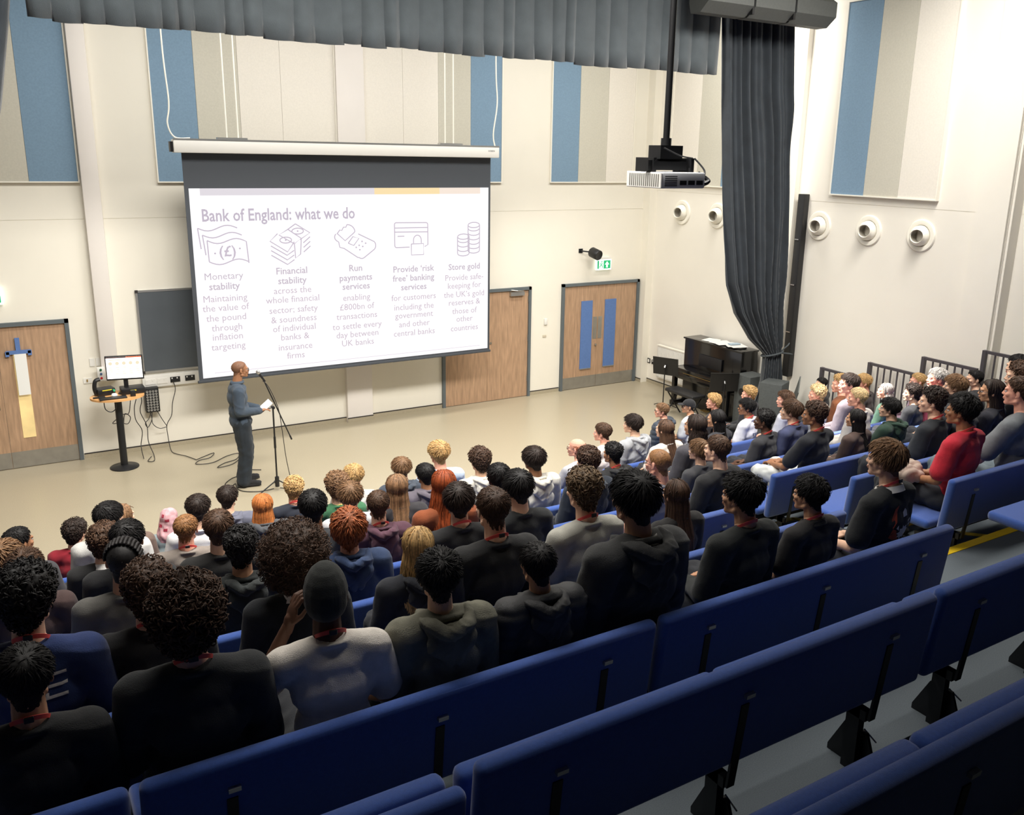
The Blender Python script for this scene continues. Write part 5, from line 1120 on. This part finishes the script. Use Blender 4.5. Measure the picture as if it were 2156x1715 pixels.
PEOPLE = [
    (5, 0, -0.04, 2.86, 'short', 'black', 'M', 'long', (24, 25, 27), 'lanyard clasp', '', 'lap', 25, 0, 'young man in black with short black hair and red lanyard, nearest the bottom left corner'),
    (92, 0, 0.49, 2.97, 'bigcurly', 'dbrown', 'L', 'long', (40, 42, 44), 'lanyard clasp', '', 'lap', 0, 0, 'person in black jacket with a huge round mop of curly brown hair'),
    (28, 0, 1.0, 2.89, 'beanie', 'black', 'D', 'tee', (226, 218, 208), 'lanyard clasp', '', 'face', 0, 0, 'young man in white t-shirt and dark beanie with one hand raised to his face'),
    (42, 0, 1.49, 2.85, 'messy', 'black', 'L', 'coat', (112, 110, 96), 'wash', '', 'lap', 5, 0, 'person with tousled black hair and a washed grey-green hooded jacket'),
    (43, 0, 1.98, 2.79, 'short', 'black', 'M', 'puffer', (38, 38, 40), '', '', 'lap', 12, 1, 'short black-haired person in a black puffer jacket, beside the grey-green jacket'),
    (53, 0, 2.52, 3.0, 'mop', 'black', 'M', 'coat', (52, 52, 52), 'collar', '', 'lap', 22, 0, 'tall person with thick black hair, charcoal coat and white collar in the last filled row'),
    (90, 0, 3.23, 2.88, 'messy', 'black', 'M', 'long', (30, 33, 32), 'lanyard', '', 'lap', 28, 1, 'black-haired young man in dark top, second seat left of the fair boy at the aisle'),
    (91, 0, 3.76, 2.78, 'messy', 'black', 'M', 'polo', (34, 32, 32), 'lanyard collardark', '', 'lap', 24, 2, 'person with big tousled black hair in a dark polo shirt next to the fair boy'),
    (89, 0, 4.39, 2.89, 'mop', 'lbrown', 'L', 'tee', (30, 32, 34), 'lanyard clasp collar', '', 'lap', 30, 1, 'fair-haired boy in black printed t-shirt at the aisle end of the last filled row'),
    (4, 1, 0.0, 2.72, 'curly', 'black', 'L', 'long', (32, 50, 98), 'lanyard clasp', '', 'lap', 0, 0, 'person with large dark curls in a navy jersey with yellow shoulder piping'),
    (93, 1, 0.47, 2.64, 'curly', 'dbrown', 'L', 'long', (26, 26, 28), 'lanyard', '', 'lap', 8, 1, 'curly brown-haired person in black just left of the huge curly head'),
    (27, 1, 1.14, 2.66, 'afro', 'dbrown', 'M', 'long', (26, 30, 36), 'lanyard collar', '', 'lap', 0, 0, 'person with a very large dark afro and white collar showing above a black top'),
    (41, 1, 1.8, 2.56, 'longwavy', 'blond', 'L', 'hoodie', (32, 34, 42), '', '', 'lap', -5, 0, 'woman with long wavy blonde hair in a dark hooded top'),
    (38, 1, 2.25, 2.68, 'crop', 'dbrown', 'L', 'long', (30, 30, 31), 'lanyard clasp', '', 'lap', 10, 0, 'broad-backed young man with cropped brown hair, black sweatshirt and red lanyard'),
    (52, 1, 2.86, 2.67, 'wavy', 'ash', 'L', 'tee', (166, 164, 154), 'lanyard clasp', '', 'lap', 18, 0, 'young man with wavy light brown hair in a pale grey t-shirt'),
    (54, 1, 3.58, 2.47, 'longer', 'dbrown', 'M', 'long', (26, 24, 24), '', '', 'lap', 20, 0, 'woman with long straight very dark hair in black beside the charcoal coat'),
    (82, 1, 6.55, 2.66, 'messy', 'black', 'T', 'polo', (196, 36, 54), 'lanyard', '', 'lap', 15, 3, 'young man in a bright red polo shirt right of the aisle'),
    (88, 1, 7.35, 2.72, 'crop', 'brown', 'P', 'tee', (118, 122, 126), '', 'J', 'knees', 0, 3, 'person at the right edge with only a bare forearm, grey sleeve and knees in view'),
    (11, 2, 0.47, 2.41, 'braids', 'black', 'M', 'long', (96, 94, 90), '', '', 'lap', 5, 0, 'person with black cornrow braids in a grey long-sleeved top'),
    (17, 2, 1.09, 2.34, 'wavy', 'black', 'M', 'hoodie', (38, 42, 42), '', '', 'lap', 12, 1, 'person with black wavy hair in a dark hoodie left of the big afro'),
    (25, 2, 1.74, 2.33, 'shag', 'redb', 'P', 'hoodie', (40, 58, 92), '', '', 'lap', 0, 0, 'person with shaggy bright red hair in a navy blue hoodie'),
    (35, 2, 2.5, 2.36, 'mop', 'dark', 'L', 'tee', (32, 32, 34), 'lanyard', '', 'lap', -5, 2, 'thick dark brown-haired young man in black t-shirt left of the broad-backed sweatshirt'),
    (39, 2, 2.95, 2.37, 'mop', 'black', 'L', 'tee', (30, 32, 34), '', '', 'lap', 18, 3, 'black-haired young man in black t-shirt below the cream hoodie'),
    (51, 2, 4.19, 2.34, 'buzz', 'fair', 'P', 'tee', (120, 120, 130), 'glasses', '', 'lap', 30, 0, 'young man with cropped ginger hair and dark glasses in grey'),
    (55, 2, 4.79, 2.35, 'crop', 'brown', 'L', 'long', (36, 36, 38), '', '', 'lap', 30, 1, 'adult with short brown hair in a black jacket beside the aisle'),
    (79, 2, 7.52, 2.39, 'wavy', 'dark', 'L', 'tee', (34, 38, 44), 'lanyard', '', 'lap', 12, 2, 'young man in profile with wavy dark hair and red lanyard, black tee'),
    (87, 2, 8.02, 2.3, 'mop', 'black', 'M', 'long', (34, 34, 38), '', '', 'lap', 10, 0, 'dark-haired person just behind the red polo shirt'),
    (83, 2, 8.48, 2.37, 'longer', 'dark', 'M', 'long', (34, 34, 44), 'glasses', '', 'lap', 8, 1, 'woman with long dark brown hair and glasses near the right edge'),
    (84, 2, 8.94, 2.47, 'wavy', 'brown', 'L', 'long', (30, 30, 34), '', '', 'lap', 10, 3, 'brown wavy-haired person at the right edge beyond the long-haired woman'),
    (3, 3, 0.01, 2.08, 'messy', 'brown', 'L', 'long', (70, 52, 50), '', '', 'lap', 18, 4, 'brown-haired person at the left edge behind the dark curls'),
    (10, 3, 0.59, 2.15, 'short', 'black', 'M', 'long', (34, 34, 36), '', '', 'lap', 0, 2, 'dark-haired person hidden mostly behind the cornrow braids'),
    (16, 3, 1.15, 2.11, 'short', 'brown', 'L', 'long', (32, 31, 30), '', '', 'lap', 12, 3, 'short brown-haired boy in black beside the ginger boy with lanyard'),
    (21, 3, 1.8, 2.13, 'short', 'black', 'T', 'tee', (60, 62, 66), '', '', 'lap', 5, 4, 'black-haired young man right of the grey printed shirt, in a patterned tee'),
    (26, 3, 2.29, 2.05, 'crop', 'brown', 'L', 'hoodie', (84, 52, 66), 'lanyard clasp', '', 'lap', 5, 2, 'boy with cropped brown hair in a maroon hoodie'),
    (34, 3, 2.83, 2.11, 'redlong', 'red', 'P', 'long', (138, 72, 38), '', '', 'lap', -5, 0, 'woman with very long auburn hair in a rust-coloured sweater'),
    (37, 3, 3.31, 2.08, 'short', 'black', 'D', 'long', (30, 30, 32), '', '', 'lap', 8, 5, 'black-haired person half hidden behind the black t-shirt near the cream hoodie'),
    (46, 3, 4.18, 2.07, 'wavy', 'dbrown', 'L', 'hoodie', (36, 44, 56), '', '', 'lap', 12, 4, 'brown wavy-haired person in a dark navy jacket beside the balding man'),
    (56, 3, 5.43, 1.97, 'mop', 'lbrown', 'L', 'long', (70, 70, 74), '', '', 'lap', 30, 4, 'light brown-haired woman with an earring beside the black jacket'),
    (66, 3, 6.96, 2.1, 'wavy', 'dbrown', 'T', 'tee', (30, 32, 38), 'lanyard', 'W', 'knees', 15, 5, 'young man in black t-shirt and pale trousers with clasped hands at the aisle'),
    (72, 3, 7.61, 1.97, 'ponytail', 'black', 'M', 'long', (84, 66, 60), '', '', 'lap', 0, 0, 'woman with long black ponytail behind the black t-shirt and pale trousers'),
    (75, 3, 8.15, 2.01, 'mop', 'black', 'L', 'hoodie', (38, 62, 50), '', '', 'knees', 20, 5, 'black-haired young man in a dark green hoodie with a back print'),
    (80, 3, 9.28, 2.12, 'mop', 'lbrown', 'L', 'long', (50, 50, 54), '', '', 'lap', -8, 6, 'light brown straight-haired boy facing away near the rail'),
    (85, 3, 10.51, 2.26, 'short', 'black', 'L', 'long', (32, 32, 36), '', '', 'lap', 12, 6, 'black-haired person in black at the far right edge by the highest rail'),
    (2, 4, -0.1, 1.8, 'shag', 'lbrown', 'L', 'long', (60, 50, 48), '', '', 'lap', 0, 1, 'person with long shaggy brown hair cut off by the left edge'),
    (9, 4, 0.53, 1.79, 'curly', 'brown', 'L', 'long', (44, 44, 45), 'collar', '', 'lap', 0, 2, 'brown curly-haired person in a black sweater with white collar'),
    (14, 4, 1.09, 1.77, 'crop', 'fair', 'P', 'long', (136, 126, 118), 'lanyard clasp', '', 'lap', 0, 3, 'ginger crop-haired boy in a taupe sweatshirt with a red lanyard'),
    (24, 4, 2.4, 1.79, 'mop', 'lbrown', 'L', 'tee', (200, 198, 200), '', '', 'lap', 0, 7, 'light brown swirled-haired boy in white behind the bright red hair'),
    (31, 4, 2.82, 1.79, 'long', 'lbrown', 'L', 'long', (46, 44, 48), '', '', 'lap', 0, 0, 'girl with long light brown hair beside the black-haired boy in grey-mauve'),
    (40, 4, 4.2, 1.81, 'mop', 'dark', 'T', 'hoodie', (206, 202, 192), 'glasses', '', 'lap', 15, 8, 'young man with dark hair in a loose cream hooded jacket'),
    (47, 4, 5.13, 1.71, 'curlytop', 'black', 'T', 'hoodie', (34, 34, 36), 'lanyard', '', 'lap', 12, 0, 'black curly-haired young man in a black jacket left of the long brown hair'),
    (57, 4, 6.2, 1.85, 'longcurl', 'dark', 'M', 'long', (72, 70, 76), '', '', 'lap', 5, 0, 'woman with long dark curly hair in charcoal'),
    (63, 4, 7.22, 1.76, 'curlytop', 'black', 'D', 'tee', (52, 52, 56), 'lanyard', '', 'lap', 22, 1, 'young man with short black curls and dark skin in a charcoal t-shirt'),
    (65, 4, 7.64, 1.82, 'mop', 'brown', 'L', 'tee', (62, 68, 100), 'lanyard clasp', '', 'lap', 12, 9, 'brown swept-haired young man in a navy blue t-shirt with lanyard'),
    (71, 4, 8.78, 1.83, 'crop', 'lblond', 'P', 'long', (196, 190, 184), '', '', 'lap', 10, 4, 'boy with very bright blond hair caught in the light beam, lower of the bright heads'),
    (76, 4, 9.83, 1.75, 'wavy', 'dark', 'L', 'long', (34, 34, 38), '', '', 'lap', 0, 6, 'person with fluffy dark hair in black by the middle rail'),
    (78, 4, 10.31, 1.89, 'short', 'grey', 'P', 'long', (150, 60, 80), '', '', 'lap', 10, 7, 'person with brightly lit greyish hair in front of the third rail panel'),
    (81, 4, 11.14, 1.79, 'crop', 'black', 'L', 'long', (36, 36, 40), '', '', 'lap', 10, 5, 'black-haired young man in profile before the highest rail post'),
    (1, 5, -0.01, 1.55, 'crop', 'black', 'T', 'long', (60, 58, 62), '', '', 'lap', -28, 6, 'boy with close-cropped black hair alone at the left edge, facing right'),
    (7, 5, 0.65, 1.62, 'short', 'black', 'L', 'long', (216, 214, 210), '', '', 'lap', 0, 8, 'black-haired person in a white shirt between the red sweater and brown curls'),
    (13, 5, 1.35, 1.56, 'short', 'dark', 'L', 'tee', (224, 222, 222), '', '', 'lap', 5, 9, 'dark-haired boy in a white checked shirt behind the ginger crop'),
    (18, 5, 1.9, 1.48, 'long', 'copper', 'P', 'hoodie', (74, 76, 80), '', '', 'lap', 0, 1, 'girl with long straight copper hair in front of the microphone stand'),
    (22, 5, 2.6, 1.53, 'curly', 'lbrown', 'L', 'tee', (58, 108, 74), '', '', 'lap', 0, 3, 'curly light brown-haired boy in a green jersey with yellow trim'),
    (32, 5, 3.5, 1.49, 'short', 'black', 'T', 'coat', (96, 90, 100), '', '', 'lap', 10, 10, 'black-haired young man in a grey-mauve jacket with dark hood'),
    (36, 5, 4.11, 1.53, 'curly', 'dbrown', 'L', 'hoodie', (214, 210, 200), '', '', 'lap', 0, 4, 'brown curly-haired young man in a cream hoodie near the stage'),
    (44, 5, 5.32, 1.48, 'ring', 'redb', 'P', 'polo', (176, 176, 182), 'glasses', 'W', 'knees', 45, 0, 'balding adult with ginger fringe, glasses and checked shirt at the front aisle'),
    (50, 5, 6.56, 1.51, 'longer', 'brown', 'L', 'tee', (226, 216, 206), '', '', 'lap', -5, 2, 'girl with long straight brown hair in a white strappy top'),
    (60, 5, 7.36, 1.52, 'ponytail', 'black', 'M', 'long', (48, 48, 54), 'glasses', '', 'lap', 22, 1, 'young woman with black hair, glasses and dark jacket near the long dark curls'),
    (69, 5, 9.74, 1.7, 'short', 'dark', 'P', 'long', (108, 98, 104), '', '', 'lap', 8, 11, 'young man in profile with dark quiff and grey-mauve t-shirt by the first rail'),
    (74, 5, 10.53, 1.48, 'bob', 'grey', 'P', 'long', (60, 90, 74), '', '', 'lap', 0, 0, 'person with shining pale silvery hair lit from above near the second rail'),
    (77, 5, 11.24, 1.54, 'crop', 'blond', 'P', 'long', (70, 50, 60), '', '', 'lap', 0, 7, 'blond head just left of the third rail post'),
    (6, 6, 0.44, 1.18, 'curly', 'dark', 'L', 'long', (148, 28, 44), '', '', 'lap', 0, 5, 'dark curly-haired person in a deep red sweater at the left'),
    (8, 6, 0.84, 1.26, 'long', 'lbrown', 'L', 'long', (110, 90, 80), '', '', 'lap', -20, 2, 'light brown long-haired girl at the left front, face turned right'),
    (12, 6, 1.24, 1.15, 'hijab', 'black', 'L', 'long', (140, 154, 158), '', '', 'lap', 0, 0, 'person in a pink and red patterned headscarf with teal-grey top'),
    (15, 6, 1.79, 1.26, 'short', 'dark', 'L', 'hoodie', (98, 100, 116), '', '', 'lap', 0, 12, 'dark-haired boy in a grey-blue hoodie just before the speaker'),
    (20, 6, 2.45, 1.23, 'wavy', 'blond', 'P', 'tee', (38, 42, 54), 'lanyard', '', 'lap', 0, 7, 'blond wavy-haired boy in navy right of the microphone stand foot'),
    (23, 6, 3.09, 1.25, 'messy', 'blond', 'P', 'tee', (210, 206, 200), '', '', 'lap', -10, 5, 'blond tousled-haired boy behind the green jersey'),
    (30, 6, 3.63, 1.25, 'mop', 'lbrown', 'L', 'hoodie', (60, 68, 80), '', '', 'lap', 0, 10, 'light brown bowl-haired boy at the front before the open floor'),
    (33, 6, 4.08, 1.34, 'messy', 'blond', 'P', 'tee', (190, 206, 226), '', '', 'lap', 5, 6, 'short blond-haired boy in a light blue shirt at the front'),
    (45, 6, 6.33, 1.25, 'short', 'brown', 'P', 'tee', (224, 214, 210), '', '', 'lap', 22, 13, 'boy with brown quiff in profile, alone at the front behind the balding man'),
    (48, 6, 6.8, 1.29, 'mop', 'dark', 'L', 'hoodie', (166, 168, 172), '', '', 'lap', 5, 11, 'dark-haired boy in a light grey hoodie at the front'),
    (62, 6, 8.79, 1.25, 'mop', 'black', 'T', 'tee', (220, 220, 226), 'glasses lanyard', '', 'lap', 18, 12, 'black-haired young man with glasses in a white t-shirt with blue lettering'),
    (64, 6, 9.54, 1.26, 'messy', 'brown', 'P', 'tee', (186, 188, 198), '', '', 'lap', 18, 7, 'brown tousled-haired boy in light grey by the tilted music stand'),
    (67, 6, 10.2, 1.26, 'curly', 'lblond', 'P', 'long', (208, 198, 190), '', '', 'lap', 0, 6, 'curly-haired person glowing bright in the light beam nearest the piano corner'),
    (70, 6, 10.7, 1.35, 'wavy', 'blond', 'P', 'long', (120, 70, 40), '', '', 'lap', 10, 8, 'fair curly-haired person half hidden in front of the dark quiff'),
    (73, 6, 11.22, 1.32, 'short', 'blond', 'P', 'long', (70, 60, 60), '', '', 'lap', 5, 14, 'sandy blond-haired boy in front of the second rail panel'),
    (49, 7, 7.85, 1.13, 'short', 'lbrown', 'P', 'puffer', (46, 56, 70), 'glasses', '', 'lap', 35, 15, 'boy with light brown hair and glasses in profile in a navy puffer jacket'),
    (58, 7, 8.34, 1.09, 'cap', 'black', 'M', 'tee', (210, 212, 216), 'glasses', '', 'lap', 30, 0, 'boy with dark cap and glasses in a white shirt near the piano bench'),
    (59, 7, 8.81, 1.13, 'curly', 'blond', 'P', 'long', (48, 46, 50), '', '', 'lap', 25, 7, 'curly blond boy nearest the piano bench'),
    (61, 7, 9.51, 1.18, 'curly', 'blond', 'P', 'long', (44, 44, 48), '', '', 'lap', 10, 8, 'curly blond boy against the grey speaker cabinet'),
    (68, 7, 11.1, 1.12, 'crop', 'black', 'L', 'long', (50, 48, 50), '', '', 'lap', 10, 8, 'dark-haired head low against the side wall beside the first rail'),
]

LOAD = globals().get('NPEOPLE', 999)
grp = {0: 'audience in the last filled row', 1: 'audience one row ahead of the last', 2: 'audience in the third row from the back', 3: 'audience in the fourth row from the back', 4: 'audience in the fifth row from the back', 5: 'audience in the sixth row from the back', 6: 'audience in the floor-level row', 7: 'audience in the very front seats'}
ROOT = {}
for (pid, k, X, zh, st, hc, sk, top, tc, ex, tr, pose, yw, var, lab) in PEOPLE[:LOAD]:
    Yh = 3.12 + .9 * k if k < 7 else 9.2
    q_ = 1 + .07 / Yh; X *= q_; Yh *= q_; zh = 4.593 + (zh - 4.593) * q_
    zs = TIER(k) + .452; sc = min(1.18, max(.86, (zh - zs) / .785)); 
    gaze = math.atan2(X - 4.2, 13.0 - Yh) + math.radians(yw) * .6
    rz = gaze * .38; hy = gaze - rz; hy = round(hy / math.radians(12)) * math.radians(12)
    off = Vector((0, .03 * sc, 0)); off.rotate(Euler((0, 0, rz)))
    wx = 1.06 if X > 6 or k > 3 else 1.0
    if st in ('afro', 'bigcurly'): sc *= .97
    ROOT[pid] = person((X - off.x, Yh - off.y, zs), sc, rz, hy, st, hc, sk, top, tc, lab, ex, {'W': (206, 208, 204), 'J': (104, 116, 124)}.get(tr, (34, 36, 42)), pose, var % 3, 1.0, grp[k], wx=wx)
# ---- extra seated things and prints
def child(t, nm): return [c for c in t.children if c.name.split('.')[0] == nm][0]
DZ = .11
_decal = decal
def decal(me, polys, m, parent, name='print', off=.004, dz=.11): return _decal(me, [[(x, z + dz) for x, z in p] for p in polys], m, parent, name, off)
if 89 in ROOT:
    t = ROOT[89]; g = child(t, 't_shirt'); me = g.data
    org = mat('print_orange', (190, 78, 44), .7); whp = mat('print_white', (214, 210, 206), .7)
    decal(me, [[(-.09, .30), (-.065, .34), (-.055, .40), (-.04, .44), (-.07, .42), (-.095, .36)], [(-.09, .30), (-.10, .24), (-.06, .22), (-.02, .22), (-.045, .25), (-.065, .29)]], org, g, 'shirt_print')
    decal(me, [[(.0 + .055 * (1 if k % 2 else .7) * math.cos(2 * PI * k / 18), .265 + .05 * (1 if k % 2 else .7) * math.sin(2 * PI * k / 18)) for k in range(18)], [(.0, .36), (.05, .36), (.05, .39), (.025, .41), (.0, .39)], [(-.065, .30), (-.045, .285), (-.05, .32)]] + stripe(.055, .11, .315, .33) + stripe(.065, .11, .29, .302), whp, g, 'shirt_print')
if 4 in ROOT:
    t = ROOT[4]; g = child(t, 'sweater'); whp = mat('print_white', (214, 210, 206), .7)
    decal(g.data, stripe(.04, .115, .47, .482) + stripe(.04, .115, .425, .437) + stripe(.04, .115, .385, .397) + [[(.04, .425), (.052, .425), (.052, .482), (.04, .482)], [(.04, .385), (.052, .385), (.052, .41), (.04, .41)]], whp, g, 'jersey_lettering', dz=.06)
    m = MB(); m.tube([(s_ * (.075 + .03 * k), .0 - .01 * k, .62 - .012 * k) for k in range(5) for s_ in (1,)], .004, 5); m.tube([(-(.075 + .03 * k), -.01 * k, .62 - .012 * k) for k in range(5)], .004, 5); m.build('shoulder_piping', yellow, g)
if 75 in ROOT:
    g = child(ROOT[75], 'hoodie'); decal(g.data, [[(-.12, .30), (.10, .42), (.11, .45), (-.12, .33)], [(-.10, .22), (.08, .33), (.09, .39), (-.09, .28)]], mat('print_cream', (190, 186, 172), .8), g, 'hoodie_print', dz=.0)
if 62 in ROOT:
    g = child(ROOT[62], 't_shirt'); c_ = mat('print_blue', (60, 70, 110), .7); decal(g.data, stripe(-.08, -.04, .40, .41) + stripe(-.08, -.045, .37, .38) + [[(-.03, .36), (.01, .36), (.01, .41), (-.03, .41)], [(.03, .36), (.07, .36), (.07, .41), (.03, .41)]], c_, g, 'shirt_lettering', dz=.04)
if 22 in ROOT:
    g = child(ROOT[22], 't_shirt'); m = MB(); m.tube([(.082 * math.sin(a), -.080 * math.cos(a) + .01, .615 + .028 * math.cos(a)) for a in [2 * PI * k / 24 for k in range(25)]], .008, 6); m.build('collar_trim', mat('jersey_yellow', (226, 210, 120), .8), g, True)
# ---- standing speaker
J = dict(hip=(0, 0, .95), waist=(0, -.015, 1.10), chest=(0, -.025, 1.28), up=(0, -.02, 1.39), nb=(0, -.015, 1.47), head=(0, .035, 1.665))
for s_, k in ((-1, 'L'), (1, 'R')):
    J['sh' + k] = (s_ * .18, -.02, 1.40); J['el' + k] = (s_ * .22, -.03, 1.13); J['wr' + k] = (s_ * .07, .22, 1.08); J['hd' + k] = (-s_ * .25, 1, .12)
    J['hp' + k] = (s_ * .085, 0, .93)
J['knL'] = (-.10, .06, .50); J['anL'] = (-.11, .0, .09); J['toL'] = (-.17, .16, .03)
J['knR'] = (.09, .03, .50); J['anR'] = (.09, -.02, .09); J['toR'] = (.10, .14, .03)
def stand_extra(): pass
spk = person((2.80, 12.14, 0), 1.0, math.radians(-97), math.radians(6), 'buzz', 'black', 'T', 'long', (58, 70, 84), 'standing man with shaved head, glasses and blue-grey sweater speaking at the microphone', 'glasses', (30, 38, 46), 'stand', 0, 1.12, None, J, wx=1.08)
if 'group' in spk.keys(): del spk['group']
for c in spk.children:
    if c.name.startswith('hair'): setm(c, mat('stubble', (120, 84, 62), .6))
m = MB(); m.tube([(.066 * math.sin(a), -.064 * math.cos(a) - .012, 1.495) for a in [2 * PI * k / 24 for k in range(25)]], .022, 8); m.build('high_collar', clothm((66, 78, 92)), spk, True)
pr = PR(); pr.ell((0, .088, -.072), (.022, .012, .010)); pr.ell((0, .076, -.094), (.024, .016, .012)); pr.cap((-.016, .098, -.042), (.016, .098, -.042), .004)
bm_ = remesh(pr, .003, 1, 'goatee'); o = link('beard', bm_, spk, J['head'], (0, 0, math.radians(6))); bm_.materials.append(hairm('black'))
Mh = Matrix.Translation((2.80 + .33, 12.10, 1.115)) @ Matrix.Rotation(math.radians(-38), 4, 'Y') @ Matrix.Rotation(math.radians(18), 4, 'X')
o = MB().box(-.105, .105, -.07, .07, 0, .0015, Mh).build('sheet_of_notes', papm); tag(o, 'white sheet of notes held in the speaker\'s hands', 'paper')
m = MB(); m.box(-.08, .08, -.05, .05, .0016, .002, Mh); 
# ---- jacket on the lap of the red-shirted man, bag, headphones, cap
if 82 in ROOT:
    r0 = ROOT[82]; lx, ly, lz = r0.location
    pr = PR(); pr.ell((0, 0, 0), (.20, .17, .07)); pr.ell((-.12, .06, .03), (.12, .10, .06)); pr.ell((.1, .02, .04), (.11, .12, .05)); pr.ell((-.05, -.08, .03), (.14, .07, .06))
    me = remesh(pr, .012, 3, 'lap_jacket'); v = mv(me); n_ = mn(me); mset(me, v + n_ * (.012 * np.abs(np.sin(v[:, 1] * 55)) + .006 * wrk(v, 16.))[:, None]); me.polygons.foreach_set('use_smooth', [True] * len(me.polygons)); me.materials.append(clothm((178, 160, 146)))
    o = link('folded_jacket', me, None, (lx - .24, ly + .34, lz + .24)); tag(o, 'beige quilted jacket bundled on the lap of the red polo shirt', 'jacket')
